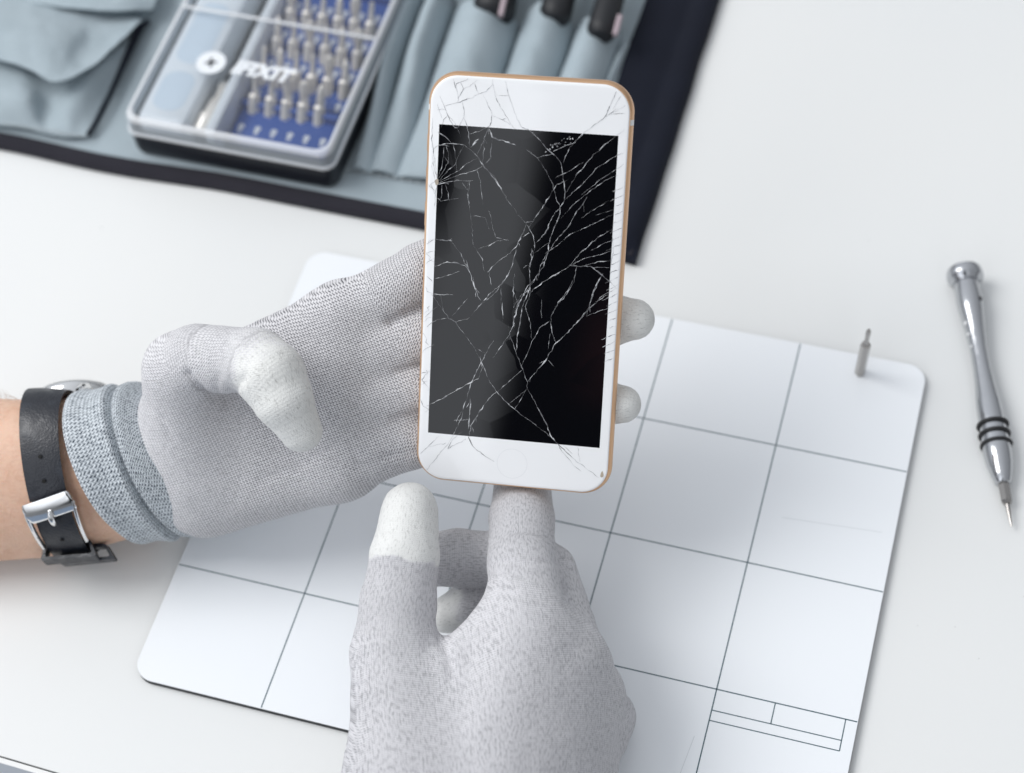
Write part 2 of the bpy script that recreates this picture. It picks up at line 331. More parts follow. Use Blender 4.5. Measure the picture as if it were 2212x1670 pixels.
# upper right and middle
for w, *p in [(.05, (810, 440), (880, 510), (950, 590), (985, 620), (1030, 660), (1048, 710), (1055, 790), (1070, 880), (1060, 940), (1035, 985), (1025, 1060), (990, 1130), (965, 1200), (950, 1300), (920, 1390), (870, 1460), (820, 1540), (760, 1600), (715, 1670)),
              (.045, (1420, 190), (1370, 300), (1345, 360), (1270, 420), (1200, 470), (1130, 540), (1080, 610), (1055, 680)), (.04, (985, 620), (920, 630), (875, 645)), (.045, (985, 600), (1060, 565), (1140, 540)),
              (.04, (820, 600), (870, 640), (930, 720), (980, 810), (1000, 900), (1035, 985)), (.05, (975, 880), (930, 960), (860, 1060), (820, 1120)), (.03, (975, 880), (1010, 830), (1095, 790)), (.03, (1000, 780), (1090, 740), (1200, 670)),
              (.036, (1480, 450), (1420, 490), (1330, 565), (1250, 640), (1150, 760), (1090, 850), (1070, 890)), (.03, (1470, 610), (1400, 640), (1280, 720), (1180, 830), (1070, 930)), (.026, (1440, 760), (1340, 800), (1220, 890), (1130, 960), (1040, 1060)),
              (.045, (1220, 915), (1190, 960), (1130, 1040), (1090, 1120), (1000, 1220), (970, 1270)), (.035, (1195, 960), (1197, 1015)), (.026, (1365, 940), (1250, 1010), (1180, 1060)), (.022, (1400, 1000), (1280, 1040)),
              (.024, (1400, 1030), (1260, 1100), (1100, 1170), (1000, 1260), (930, 1300)), (.04, (1395, 1130), (1310, 1180), (1240, 1240), (1170, 1300), (1100, 1385)), (.03, (1390, 1210), (1300, 1250), (1250, 1280)),
              (.04, (1390, 1280), (1310, 1310), (1210, 1330), (1100, 1385)), (.036, (1380, 1350), (1270, 1365), (1180, 1385)), (.05, (1100, 1385), (1240, 1390), (1310, 1440), (1370, 1490), (1420, 1540)), (.05, (1100, 1385), (1020, 1435), (930, 1490), (840, 1560)),
              (.04, (1145, 1390), (1130, 1490), (1080, 1580), (1000, 1670)), (.06, (1325, 1440), (1280, 1520), (1250, 1600), (1230, 1670)), (.03, (1380, 1400), (1250, 1395)),
              (.045, (1030, 990), (980, 1050), (940, 1150), (870, 1230)), (.03, (950, 1230), (900, 1270), (850, 1300)), (.04, (800, 1100), (830, 1140), (855, 1210), (860, 1270), (840, 1340), (820, 1400), (830, 1490), (825, 1600), (790, 1670)),
              (.05, (800, 1110), (770, 1180), (730, 1260), (660, 1320), (580, 1380), (540, 1430)), (.045, (730, 1270), (710, 1370), (670, 1460), (600, 1560), (520, 1630), (470, 1670)), (.05, (840, 1270), (835, 1350), (815, 1420)),
              (.04, (820, 1160), (780, 1190)), (.03, (820, 1380), (780, 1400)), (.03, (590, 1190), (680, 1215)), (.045, (540, 1250), (600, 1215), (640, 1210)), (.03, (430, 1040), (520, 1055), (545, 1130)), (.03, (545, 1010), (560, 1070), (590, 1190)),
              (.03, (435, 1240), (430, 1100), (400, 920), (400, 820)), (.04, (440, 1250), (500, 1340), (515, 1430)), (.035, (470, 1270), (560, 1240)), (.05, (165, 1390), (260, 1360), (330, 1365), (380, 1385), (410, 1420), (430, 1480), (450, 1540), (455, 1600)),
              (.05, (170, 1200), (230, 1212), (290, 1212)), (.03, (290, 1220), (340, 1290), (400, 1400)), (.035, (385, 1340), (410, 1420)), (.03, (160, 1480), (270, 1450), (350, 1420)), (.035, (155, 1585), (230, 1585), (300, 1585)),
              (.03, (625, 1530), (630, 1670)), (.03, (720, 1440), (712, 1560), (718, 1670)), (.03, (545, 1430), (560, 1520)), (.03, (500, 700), (580, 770), (650, 900), (730, 1010), (800, 1100)), (.026, (1430, 300), (1345, 365)), (.03, (1480, 340), (1380, 345)),
              (.03, (1450, 220), (1400, 310)), (.03, (1500, 270), (1420, 320), (1360, 350)), (.024, (1470, 690), (1300, 800), (1180, 900)), (.04, (1420, 1540), (1330, 1590), (1260, 1650)), (.03, (880, 1480), (895, 1400), (950, 1280)),
              (.03, (170, 1200), (100, 1250)), (.03, (160, 1500), (105, 1440)), (.03, (170, 1330), (110, 1370)), (.03, (150, 700), (185, 830), (170, 1000)), (.03, (160, 560), (190, 790)), (.03, (1390, 1130), (1400, 1300), (1380, 1400))]:
    cr(z7, w, *p)
for w, *p in [(.045, (1170, 0), (1130, 90), (1060, 180), (1010, 270), (1005, 330), (1015, 390), (1040, 470)), (.05, (1360, 0), (1310, 110), (1280, 210), (1210, 300)), (.05, (1410, 120), (1290, 210), (1210, 300), (1130, 390), (1040, 470), (970, 590), (900, 670), (838, 745)),
              (.04, (1420, 215), (1340, 245), (1260, 275)), (.045, (1000, 310), (930, 360), (870, 460), (830, 560), (800, 630)), (.045, (700, 340), (720, 430), (760, 540), (800, 640), (838, 750), (840, 800), (890, 880), (930, 960), (980, 1060), (1010, 1140), (1080, 1210), (1190, 1310), (1350, 1430)),
              (.05, (900, 0), (830, 80), (780, 180), (745, 280), (740, 340), (710, 400), (715, 440)), (.05, (860, 0), (850, 100), (800, 210), (790, 300), (770, 410), (760, 520)), (.035, (780, 150), (750, 250)), (.035, (820, 200), (860, 330), (870, 440)),
              (.045, (690, 0), (640, 60), (580, 110), (490, 210), (440, 270)), (.04, (650, 50), (660, 200), (665, 330)), (.035, (740, 0), (740, 100), (770, 180)), (.04, (450, 0), (465, 80), (510, 170)), (.04, (150, 110), (240, 240), (280, 290), (330, 320), (400, 420), (460, 500), (510, 600), (560, 720), (620, 820), (700, 900), (800, 980), (910, 1060), (1010, 1140)),
              (.04, (120, 350), (200, 300), (280, 290)), (.035, (300, 280), (410, 150)), (.035, (330, 315), (430, 290)), (.045, (560, 510), (520, 590), (470, 680), (440, 745), (340, 800), (240, 860), (120, 915)), (.04, (520, 640), (490, 720), (440, 745), (430, 790), (390, 900), (370, 1000), (340, 1060), (310, 1130), (260, 1200), (120, 1370)),
              (.06, (430, 840), (435, 900), (425, 990), (420, 1080)), (.05, (615, 820), (550, 880), (490, 970), (440, 1050), (420, 1140), (450, 1200), (520, 1260), (600, 1310)), (.035, (620, 820), (710, 740), (800, 660)), (.035, (838, 790), (800, 850), (750, 940)), (.03, (830, 800), (705, 905)),
              (.035, (600, 450), (555, 510)), (.035, (715, 400), (640, 510), (590, 570)), (.04, (500, 560), (520, 640)), (.035, (370, 950), (330, 1030)), (.04, (380, 1100), (310, 1150), (270, 1220), (400, 1150)), (.035, (140, 1205), (260, 1180)), (.035, (70, 1260), (210, 1130)),
              (.04, (1050, 1180), (1100, 1260), (1170, 1340), (1220, 1380)), (.035, (1195, 1210), (1210, 1310)), (.03, (1090, 1190), (1160, 1260)), (.03, (985, 590), (1030, 640)), (.03, (1000, 400), (985, 510)), (.03, (940, 160), (940, 290)), (.03, (220, 130), (240, 240)), (.035, (160, 120), (310, 125)),
              (.03, (310, 1020), (420, 1010)), (.03, (460, 500), (540, 540), (520, 600)), (.03, (90, 300), (200, 200))]:
    cr(z8, w, *p)
m_crack = mat('crack_white', (0.50, 0.51, 0.53, 1), 0.25, spec=0.8)
t = NT(m_crack); o_ = t.obj()
t.link(t.mix(t.rng(t.noise(o_, 330, 3, .65), .42, .64), (0.15, 0.15, 0.16, 1), (0.70, 0.71, 0.73, 1)), 'Base Color')
cb = MB()
def inside(p): 
    ax, ay = abs(p[0]), abs(p[1]); R_ = .95; mx, my = HW - .13, HH - .13
    if ax > mx or ay > my: return False
    if ax > mx - R_ and ay > my - R_ and math.hypot(ax - mx + R_, ay - my + R_) > R_: return False
    return True
def ribbon(mb, P, w, z, ends=0.35):
    n = len(P); L = []
    for i in range(n):
        tt = P[min(i + 1, n - 1)] - P[max(i - 1, 0)]; tt = tt / (np.linalg.norm(tt) + 1e-9); nn = np.array([-tt[1], tt[0]])
        e = min(1, ends + 3 * min(i, n - 1 - i) / n)
        k = w * e * (0.3 + 1.5 * random.random() ** 2.2) / 2
        zz = z + 0.002 * random.random()
        L.append([PW(*(P[i] + nn * k), zz), PW(*P[i], zz + .35 * w), PW(*(P[i] - nn * k), zz)])
    mb.grid(L)
for ci, (pts, w) in enumerate(CR):
    P = []
    for a, b in zip(pts[:-1], pts[1:]):
        m = max(2, int(np.linalg.norm(b - a) / .09))
        for k in range(m): P.append(a + (b - a) * k / m)
    P.append(pts[-1]); P = [p + np.array([random.gauss(0, .010), random.gauss(0, .010)]) for p in P]
    P = [p for p in P if inside(p)]
    if len(P) < 3: continue
    ribbon(cb, P, w * .42 if w < .042 else w * .54, .004)
    if w > .045:                                  # splinters that leave the main line
        for _ in range(max(1, len(P) // 14)):
            i = random.randrange(len(P) - 1); d0 = nrm(np.append(P[i + 1] - P[i], 0))[:2]; a = random.choice((-1, 1)) * random.uniform(.2, .7)
            d1 = np.array([d0[0] * math.cos(a) - d0[1] * math.sin(a), d0[0] * math.sin(a) + d0[1] * math.cos(a)])
            Q = [P[i] + d1 * s_ + np.array([random.gauss(0, .006), random.gauss(0, .006)]) for s_ in np.arange(0, random.uniform(.10, .32), .04)]
            Q = [q for q in Q if inside(q)]
            if len(Q) >= 3: ribbon(cb, Q, w * .36, .004, .2)
for _ in range(26):                              # glass dust near the top of the screen
    p = PPX(*z7(random.uniform(930, 1150), 0)); a = random.uniform(0, 1)
    q = PPX(*z7(930 + 215 * a, 590 - 85 * a + random.gauss(0, 14))); ribbon(cb, [q, q + np.array([.02, .012]), q + np.array([.035, .03])], .035, .004, .8)
for k in range(22):                              # hairline fan on the right border
    y0 = 3.6 - k * .27; Q = [np.array([3.22 - s_ * .42, y0 - s_ * .22 + random.gauss(0, .01)]) for s_ in np.linspace(0, random.uniform(.5, 1.2), 6)]
    ribbon(cb, [q for q in Q if inside(q)] or Q, .016, .004, .3)
for k in range(15):                              # crushed chips down the left border
    y0 = random.uniform(-4.6, 3.6); sl_ = random.uniform(-.5, .4); Q = [np.array([-3.22 + s_ * random.uniform(.12, .4), y0 + s_ * sl_]) for s_ in np.linspace(0, 1, 5)]
    ribbon(cb, Q, .014, .004, .3)
obj('crack_lines', cb, m_crack, phone, sharp=180, fix=False)
mb = MB()                                        # chip out of the lower right corner and the crushed spots
q = PPX(1300, 1026); mb.add([PW(q[0] + .06 * math.cos(a) * random.uniform(.6, 1.2), q[1] + .12 * math.sin(a) * random.uniform(.6, 1.2), .005) for a in np.linspace(0, 6.283, 10, endpoint=False)], [tuple(range(10))])
m_chip = mat('chip_tan', (0.45, 0.38, 0.30, 1), 0.5); obj('glass_chip', mb, m_chip, phone, smooth=False, fix=False); mb = MB()
q = PPX(*zg(325, 1400)); mb.add([PW(q[0] + .09 * math.cos(a) * random.uniform(.5, 1.2), q[1] + .12 * math.sin(a) * random.uniform(.6, 1.2), .005) for a in np.linspace(0, 6.283, 9, endpoint=False)], [tuple(range(9))])
obj('glass_chip', mb, m_chip, phone, smooth=False, fix=False)

# ------------------------------------------------------------------ gloved hands: one smooth skin grown round a skeleton
def rcone(P, a, b, ra, rb):
    ab = b - a; L2 = ab @ ab; t = np.clip(((P - a) @ ab) / L2, 0, 1)
    return np.linalg.norm(P - (a + t[..., None] * ab), axis=-1) - (ra + (rb - ra) * t)
def smin(a, b, k):
    h = np.clip(0.5 + 0.5 * (b - a) / k, 0, 1); return b + (a - b) * h - k * h * (1 - h)
def surface_nets(Fv, org, h):
    nx, ny, nz = Fv.shape; ins = Fv < 0
    corners = [(i, j, k) for i in (0, 1) for j in (0, 1) for k in (0, 1)]
    cnt = sum(ins[i:nx - 1 + i, j:ny - 1 + j, k:nz - 1 + k].astype(np.int8) for i, j, k in corners)
    act = (cnt > 0) & (cnt < 8); idx = -np.ones(act.shape, np.int64); cells = np.argwhere(act); idx[act] = np.arange(len(cells))
    acc = np.zeros((len(cells), 3)); num = np.zeros(len(cells))
    for a in corners:
        for ax in range(3):
            if a[ax]: continue
            b = list(a); b[ax] = 1
            va = Fv[cells[:, 0] + a[0], cells[:, 1] + a[1], cells[:, 2] + a[2]]; vb = Fv[cells[:, 0] + b[0], cells[:, 1] + b[1], cells[:, 2] + b[2]]
            m = (va < 0) != (vb < 0); tt = np.where(m, va / np.where(m, va - vb, 1), 0)
            p = np.tile(np.array(a, float), (len(cells), 1)); p[:, ax] += tt
            acc[m] += p[m]; num[m] += 1
    V = (cells + acc / num[:, None]) * h + org; Q = []
    for ax in range(3):
        s0 = [slice(None)] * 3; s1 = [slice(None)] * 3; s0[ax] = slice(0, -1); s1[ax] = slice(1, None)
        ch = ins[tuple(s0)] != ins[tuple(s1)]; u, v = (ax + 1) % 3, (ax + 2) % 3
        e = np.argwhere(ch); e = e[(e[:, u] > 0) & (e[:, v] > 0) & (e[:, u] < Fv.shape[u] - 1) & (e[:, v] < Fv.shape[v] - 1)]
        def cell(du, dv): c_ = e.copy(); c_[:, u] -= du; c_[:, v] -= dv; return idx[c_[:, 0], c_[:, 1], c_[:, 2]]
        q = np.stack([cell(1, 1), cell(0, 1), cell(0, 0), cell(1, 0)], 1); inside_first = ins[e[:, 0], e[:, 1], e[:, 2]]
        q[~inside_first] = q[~inside_first][:, ::-1]; Q.append(q)
    return V, np.concatenate(Q)
def C3(px, py, d): return np.array([(px - PX) / F * d, -(py - PY) / F * d, -d])

def build_hand(palm, fingers, grooves, axis, coat, h=0.115, kp=0.9, kf=0.42, kff=0.16, wr=0.03):
    """palm: segments [(a, b)] of (px, py, depth, radius); fingers: {name: chain}; result vertices in camera axes, quads, uv, coat."""
    allp = [q for s_ in palm for q in s_] + [q for f in fingers.values() for q in f]
    P3 = np.array([C3(*q[:3]) for q in allp]); R3 = np.array([q[3] for q in allp])
    lo = (P3 - R3[:, None]).min(0) - .5; hi = (P3 + R3[:, None]).max(0) + .5
    n = np.ceil((hi - lo) / h).astype(int) + 1
    G = np.stack(np.meshgrid(*[lo[i] + h * np.arange(n[i]) for i in range(3)], indexing='ij'), -1)
    def field(P, parts=False):
        D = None
        for a, b in palm:
            d = rcone(P, C3(*a[:3]), C3(*b[:3]), a[3], b[3]); D = d if D is None else smin(D, d, kp)
        FD = []
        for ch in fingers.values():
            d = None
            for a, b in zip(ch[:-1], ch[1:]):
                e = rcone(P, C3(*a[:3]), C3(*b[:3]), a[3], b[3]); d = e if d is None else smin(d, e, .16)
            FD.append(d)
        if parts: return [D] + FD
        E_ = FD[0]
        for d in FD[1:]: E_ = smin(E_, d, kff)
        D = smin(D, E_, kf)
        for a, b, r in GR:
            g = rcone(P, a, b, r, r * .6); D = -smin(-D, g, .14)
        return D
    GR = []; tmp = []
    for pts, r in grooves:                       # fold lines: photo points dropped on to the surface
        S = []
        for px, py in pts:
            ds = np.arange(57, 68, .04); f_ = field(np.array([C3(px, py, d) for d in ds])); k_ = int(np.argmax(f_ < 0)); S.append(C3(px, py, ds[k_]))
        tmp += [(a, b, r) for a, b in zip(S[:-1], S[1:])]
    GR += tmp
    V, Q = surface_nets(field(G), lo, h)
    # relax, then cloth wrinkles along the normals
    nb = np.zeros((len(V), 3)); deg = np.zeros(len(V)); E2 = np.concatenate([Q[:, [0, 1]], Q[:, [1, 2]], Q[:, [2, 3]], Q[:, [3, 0]]])
    for it in range(4):
        nb[:] = 0; deg[:] = 0
        np.add.at(nb, E2[:, 0], V[E2[:, 1]]); np.add.at(nb, E2[:, 1], V[E2[:, 0]]); np.add.at(deg, E2[:, 0], 1); np.add.at(deg, E2[:, 1], 1)
        V = V + (0.5 if it % 2 == 0 else -0.45) * (nb / deg[:, None] - V)
    eps = .05; N = np.stack([field(V + np.eye(3)[i] * eps) - field(V - np.eye(3)[i] * eps) for i in range(3)], 1); N /= np.linalg.norm(N, axis=1)[:, None] + 1e-9
    w = np.array([mnoise.noise(Vector(p * .55)) + .55 * mnoise.noise(Vector(p * 1.3 + 7)) + .3 * mnoise.noise(Vector(p * 3.1)) for p in V]); V = V + N * (w * wr)[:, None]
    # regions -> texture coordinates (cm along and round)
    parts = np.stack(field(V, True), 1); parts[:, 0] -= .12; reg = parts.argmin(1)
    ax2 = nrm(np.array(axis, float)); ay2 = np.array([-ax2[1], ax2[0]])
    Pu = V[:, :2] @ ax2; Pv = V[:, :2] @ ay2; Pv = Pv + 0.35 * V[:, 2]
    uvs = np.zeros((len(Q), 4, 2)); frg = reg[Q[:, 0]]
    chain = list(fingers.values()); fu = {}; coatv = np.zeros(len(V))
    for ri, ch in enumerate(chain):
        pts = np.array([C3(*q[:3]) for q in ch]); best = np.full(len(V), 1e9); uu = np.zeros(len(V)); aa = np.zeros(len(V)); s0 = 0; wsum = np.zeros(len(V)); usum = np.zeros(len(V))
        for a, b, q in zip(pts[:-1], pts[1:], ch[:-1]):
            ab = b - a; L = np.linalg.norm(ab); tt = np.clip(((V - a) @ ab) / L ** 2, 0, 1) if True else 0
            tr = ((V - a) @ ab) / L; pr = a + tt[:, None] * ab; dd = np.linalg.norm(V - pr, axis=1) - q[3]
            e1 = nrm(np.cross(ab, [0, 0, 1.0])); e2 = np.cross(ab / L, e1); m = dd < best
            best[m] = dd[m]; wg = np.exp(-np.clip(dd - dd.min(), 0, 30) / .16) + 1e-12; usum += wg * (s0 + tr); wsum += wg; aa[m] = np.arctan2((V - pr) @ e2, (V - pr) @ e1)[m]; s0 += L
        uu = usum / wsum; fu[ri] = (uu, aa, np.mean([q[3] for q in ch]))
        name = list(fingers)[ri]
        if name in coat:
            st, sw = coat[name]; m = parts[:, ri + 1] < parts[:, 0] + 1.2
            nz = np.array([mnoise.noise(Vector(p * 2.2)) for p in V]) * min(sw, .5) * .8
            cv = np.clip((uu + nz - st) / sw + .5, 0, 1); cv[~m | (reg != ri + 1)] *= 0; coatv = np.maximum(coatv, cv)
    for k in range(4):
        vi = Q[:, k]; uvs[:, k, 0] = Pu[vi]; uvs[:, k, 1] = Pv[vi]
    for ri in fu:
        m = frg == ri + 1; uu, aa, r = fu[ri]; a0 = aa[Q[m, 0]]
        for k in range(4):
            vi = Q[m, k]; da = (aa[vi] - a0 + math.pi) % (2 * math.pi) - math.pi
            uvs[m, k, 0] = uu[vi]; uvs[m, k, 1] = (a0 + da) * r
    st_ = np.clip(1.25 - np.minimum(parts[:, 1 + list(fingers).index('thumb')], rcone(V, C3(*palm[-1][0][:3]), C3(*palm[-1][1][:3]), palm[-1][0][3], palm[-1][1][3])) / .9, 0, 1)
    return V, Q, uvs, coatv, st_
def hand_obj(name, res, m, parent):
    V, Q, uvs, cv, st_ = res; Wd = (CAM + V @ RCAM.T) * CM - root_loc(parent)
    me = bpy.data.meshes.new(name); me.from_pydata(Wd.tolist(), [], Q.tolist()); me.materials.append(m)
    me.polygons.foreach_set('use_smooth', [True] * len(Q))
    ul = me.uv_layers.new(name='UVMap'); ul.data.foreach_set('uv', uvs.reshape(-1).astype(np.float32))
    at = me.attributes.new('coat', 'FLOAT', 'POINT'); at.data.foreach_set('value', cv.astype(np.float32))
    at = me.attributes.new('stretch', 'FLOAT', 'POINT'); at.data.foreach_set('value', st_.astype(np.float32))
    o = bpy.data.objects.new(name, me); COL.objects.link(o); o.parent = parent; return o

def knit(name, light, dark, pitch, speck, contrast, coatcol=None, bumpd=0.00025, yst=0.55):
    m = mat(name, light, 0.9, spec=0.25); t = NT(m); uv = t.n('ShaderNodeUVMap').outputs[0]
    s = t.n('ShaderNodeSeparateXYZ', {0: uv}); u, v = s.outputs[0], s.outputs[1]
    k = 6.2832 / pitch
    wob = t.math('MULTIPLY', t.math('SUBTRACT', t.noise(uv, 2.0, 2), 0.5), pitch * 1.6)
    vv = t.math('ADD', v, wob); zig = t.math('MULTIPLY', t.math('PINGPONG', vv, pitch * .5), 1.1)     # V shaped stitches
    rows = t.math('SINE', t.math('MULTIPLY', t.math('ADD', u, zig), k)); cols = t.math('SINE', t.math('MULTIPLY', vv, k))
    st = t.math('ADD', t.math('MULTIPLY', rows, 0.62), t.math('MULTIPLY', t.math('MULTIPLY', cols, rows), 0.38))
    hole = t.rng(st, -0.95, 0.25, 1, 0)
    yarn = t.noise(t.mapping(uv, (1.0 / pitch * yst, 1.0 / pitch * .95, 1)), 1.0, 2, 0.6)               # melange of light and dark threads
    sp = t.rng(yarn, 0.42, 0.70)
    big = t.rng(t.noise(uv, 0.9, 3), 0.35, 0.7)
    f = t.math('ADD', t.math('MULTIPLY', t.math('MULTIPLY', hole, contrast), t.math('SUBTRACT', 1.0, t.math('MULTIPLY', t.n('ShaderNodeAttribute', attribute_name='stretch').outputs['Fac'], 0.55))), t.math('MULTIPLY', sp, t.math('ADD', speck * .85, t.math('MULTIPLY', big, speck * .3))))
    col = t.mix(t.math('MINIMUM', f, 1.0), light, dark)
    hgt = t.math('ADD', st, t.math('MULTIPLY', yarn, 0.8))
    if coatcol:
        ct = t.n('ShaderNodeAttribute', attribute_name='coat').outputs['Fac']
        cm = t.rng(t.math('ADD', ct, t.math('MULTIPLY', t.math('SUBTRACT', hole, 0.5), 0.35)), 0.35, 0.75)
        dirt = t.rng(t.noise(uv, 4.5, 5, 0.65), 0.56, 0.72, 0, 0.28)
        cc = t.mix(dirt, coatcol, (0.33, 0.33, 0.30, 1))
        pit = t.math('MULTIPLY', t.rng(yarn, 0.54, 0.72), 0.38); cc = t.mix(pit, cc, (0.22, 0.215, 0.20, 1))
        col = t.mix(cm, col, cc)
        hgt = t.math('ADD', t.math('MULTIPLY', hgt, t.math('SUBTRACT', 1.0, t.math('MULTIPLY', cm, 0.7))), t.math('MULTIPLY', cm, t.noise(uv, 14, 4)))
        t.link(t.math('SUBTRACT', 0.9, t.math('MULTIPLY', cm, 0.35)), 'Roughness')
    t.link(col, 'Base Color'); t.link(t.bump(hgt, 0.7, bumpd), 'Normal')
    b = m.node_tree.nodes['Principled BSDF']; b.inputs['Sheen Weight'].default_value = 0.15
    return m
m_gloveL = knit('glove_knit', (0.78, 0.77, 0.79, 1), (0.050, 0.050, 0.064, 1), 0.104, 0.16, 0.88, (0.81, 0.81, 0.785, 1))
m_gloveR = knit('glove_heather', (0.78, 0.77, 0.795, 1), (0.17, 0.17, 0.185, 1), 0.060, 0.38, 0.46, (0.83, 0.83, 0.81, 1), yst=0.36)
m_cuff = knit('cuff_knit', (0.74, 0.79, 0.83, 1), (0.03, 0.05, 0.08, 1), 0.128, 0.40, 0.72, None, 0.0005)

person = thing('person', 'person in grey knit work gloves and a black-strapped wristwatch, holding the cracked phone', 'person', UZ(300, 1000, T0))
LF = {
 'index': [(835, 640, 63.6, 1.08), (915, 590, 63.3, 1.06), (1080, 505, 62.9, .95), (1225, 432, 62.4, .8)],
 'middle': [(840, 752, 63.9, 1.10), (930, 722, 63.6, 1.06), (1150, 702, 62.9, 1.0), (1300, 692, 62.2, 1.0), (1370, 690, 61.9, .69)],
 'ring': [(840, 858, 64.2, 1.08), (930, 838, 63.9, 1.02), (1150, 856, 63.3, .95), (1285, 868, 62.6, .88), (1345, 873, 62.3, .62)],
 'little': [(825, 968, 64.4, 1.0), (900, 950, 64.2, .93), (1040, 945, 63.7, .84), (1180, 950, 63.4, .74)],
 'thumb': [(400, 800, 62.9, 1.22), (425, 774, 62.3, 1.13), (550, 783, 61.1, 1.13), (585, 812, 60.6, 1.13), (612, 862, 60.5, .97), (650, 931, 60.9, .72)],
}
LP = [((330, 985, 66.6, 2.35), (520, 920, 65.7, 1.75)),
      ((430, 860, 65.6, 1.6), (740, 692, 64.1, 1.22)), ((430, 910, 65.6, 1.6), (740, 790, 64.3, 1.3)), ((430, 970, 65.8, 1.6), (740, 890, 64.6, 1.28)), ((445, 1058, 66, 1.72), (735, 1002, 64.9, 1.24)),
      ((740, 692, 64.1, 1.16), (860, 632, 63.7, 1.0)), ((740, 790, 64.3, 1.25), (880, 742, 63.9, 1.06)), ((740, 890, 64.6, 1.2), (880, 850, 64.1, 1.03)), ((735, 1000, 64.9, 1.1), (870, 952, 64.4, .92)),
      ((420, 985, 65.4, 1.75), (392, 800, 63.0, 1.34))]
LG = [([(408, 808), (428, 834), (455, 852), (492, 868)], .14), ([(506, 864), (508, 845), (520, 824), (534, 812)], .12), ([(492, 848), (496, 830), (508, 815)], .07), ([(845, 696), (880, 676), (925, 655)], .15),
      ([(470, 846), (466, 826), (474, 808)], .06), ([(860, 800), (915, 785)], .08), ([(850, 905), (910, 890)], .08), ([(318, 870), (352, 905), (372, 950)], .05), ([(560, 1040), (640, 1010), (730, 960)], .05), ([(770, 1010), (840, 985), (900, 975)], .07)]
gl = hand_obj('glove', build_hand(LP, LF, LG, (0.93, 0.36), {'thumb': (3.3, 2.4), 'middle': (7.4, 1.5), 'ring': (7.0, 1.5)}), m_gloveL, person)
gl['label'] = 'grey knit glove, palm up, fingers behind the phone'
RF = {
 'thumb': [(850, 1392, 60.7, 1.30), (860, 1300, 60.9, 1.22), (876, 1200, 61.1, 1.12), (884, 1103, 61.6, .95)],
 'index': [(1150, 1370, 59.7, 1.2), (1128, 1225, 61.4, 1.16), (1126, 1125, 63.4, 1.10), (1128, 1015, 65.6, 1.0)],
 'middle': [(1232, 1425, 60.3, 1.2), (1180, 1240, 62.8, 1.05), (1110, 1208, 63.7, 1.0), (985, 1206, 63.9, .98), (915, 1212, 64.0, .9)],
 'ring': [(1275, 1500, 61.5, 1.15), (1210, 1350, 63.4, 1.0), (1090, 1300, 64.4, .92), (1015, 1306, 64.6, .84), (968, 1327, 64.6, .70)],
 'little': [(1290, 1580, 62.0, 1.1), (1312, 1550, 62.6, .98), (1190, 1470, 64.0, .9), (1090, 1450, 64.4, .75)],
}
RP = [((1150, 1375, 59.6, 1.3), (1010, 1860, 57.5, 2.0)), ((1225, 1430, 60.0, 1.25), (1080, 1860, 57.9, 2.0)), ((1265, 1500, 60.8, 1.2), (1140, 1870, 58.4, 1.9)), ((1270, 1590, 61.6, 1.15), (1190, 1880, 59.2, 1.7)),
      ((855, 1430, 60.6, 1.46), (905, 1700, 59.2, 2.30)), ((905, 1700, 59.2, 2.30), (960, 1900, 58.6, 2.6)), ((1000, 1520, 60.2, 1.6), (1000, 1750, 59.0, 2.0)), ((1118, 1300, 60.6, 1.0), (1012, 1455, 60.4, 1.05))]
gr = hand_obj('glove', build_hand(RP, RF, [([(948, 1376), (968, 1420), (975, 1470)], .10), ([(1056, 1246), (1075, 1270), (1110, 1285)], .05), ([(1196, 1200), (1216, 1262), (1218, 1310)], .10), ([(1072, 1212), (1120, 1222), (1180, 1214)], .045), ([(1080, 1238), (1125, 1246), (1175, 1240)], .035)], (0.12, 1.0), {'thumb': (2.72, .22), 'ring': (6.6, .9)}, kp=1.0, kf=.45, wr=.05), m_gloveR, person)
gr['label'] = 'grey heather glove seen from the back, thumb with white coated tip'

# ------------------------------------------------------------------ left forearm, cuff and wristwatch
def ring(top, bulge, bot, dt, db, front, back, n=64, e=2.0):
    """closed cross-section of the arm: top and bottom silhouette pixels, the front bulge pixel, depths and thicknesses"""
    a = U(*top, dt); b = U(*bot, db); c = (a + b) / 2; va = (a - b) / 2; dm = (dt + db) / 2
    f = U(*bulge, dm - front) - c; bk = -f / np.linalg.norm(f) * back
    out = []
    for w in np.linspace(0, 2 * math.pi, n, endpoint=False):
        cs, sn = math.cos(w), math.sin(w)
        out.append(c + va * cs + (f if sn > 0 else -bk * 1.0) * abs(sn) * (1 if sn > 0 else -1) if sn > 0 else c + va * cs + bk * abs(sn))
    return out
def blend(r0, r1, s): return [a + (b - a) * s for a, b in zip(r0, r1)]
def grow(r, g):
    c = np.mean(r, axis=0); return [p + nrm(p - c) * g for p in r]
A0 = ring((-160, 852), (-190, 1050), (-160, 1225), 68.2, 68.2, 2.4, 2.0)
A1 = ring((60, 866), (38, 1010), (95, 1204), 67.6, 67.4, 2.3, 1.9)
A2 = ring((160, 862), (120, 1000), (215, 1180), 67.2, 67.0, 2.2, 1.8)
A3 = ring((300, 868), (255, 985), (360, 1140), 66.8, 66.6, 2.1, 1.8)
m_skin = mat('skin', (0.62, 0.36, 0.25, 1), 0.5, spec=0.4); t = NT(m_skin); o_ = t.obj()
t.link(t.mix(t.rng(t.math('ADD', t.math('MULTIPLY', t.noise(o_, 45, 5, 0.6), .6), t.math('MULTIPLY', t.noise(o_, 420, 4, 0.6), .4)), 0.36, 0.62), (0.66, 0.40, 0.28, 1), (0.75, 0.50, 0.37, 1)), 'Base Color')
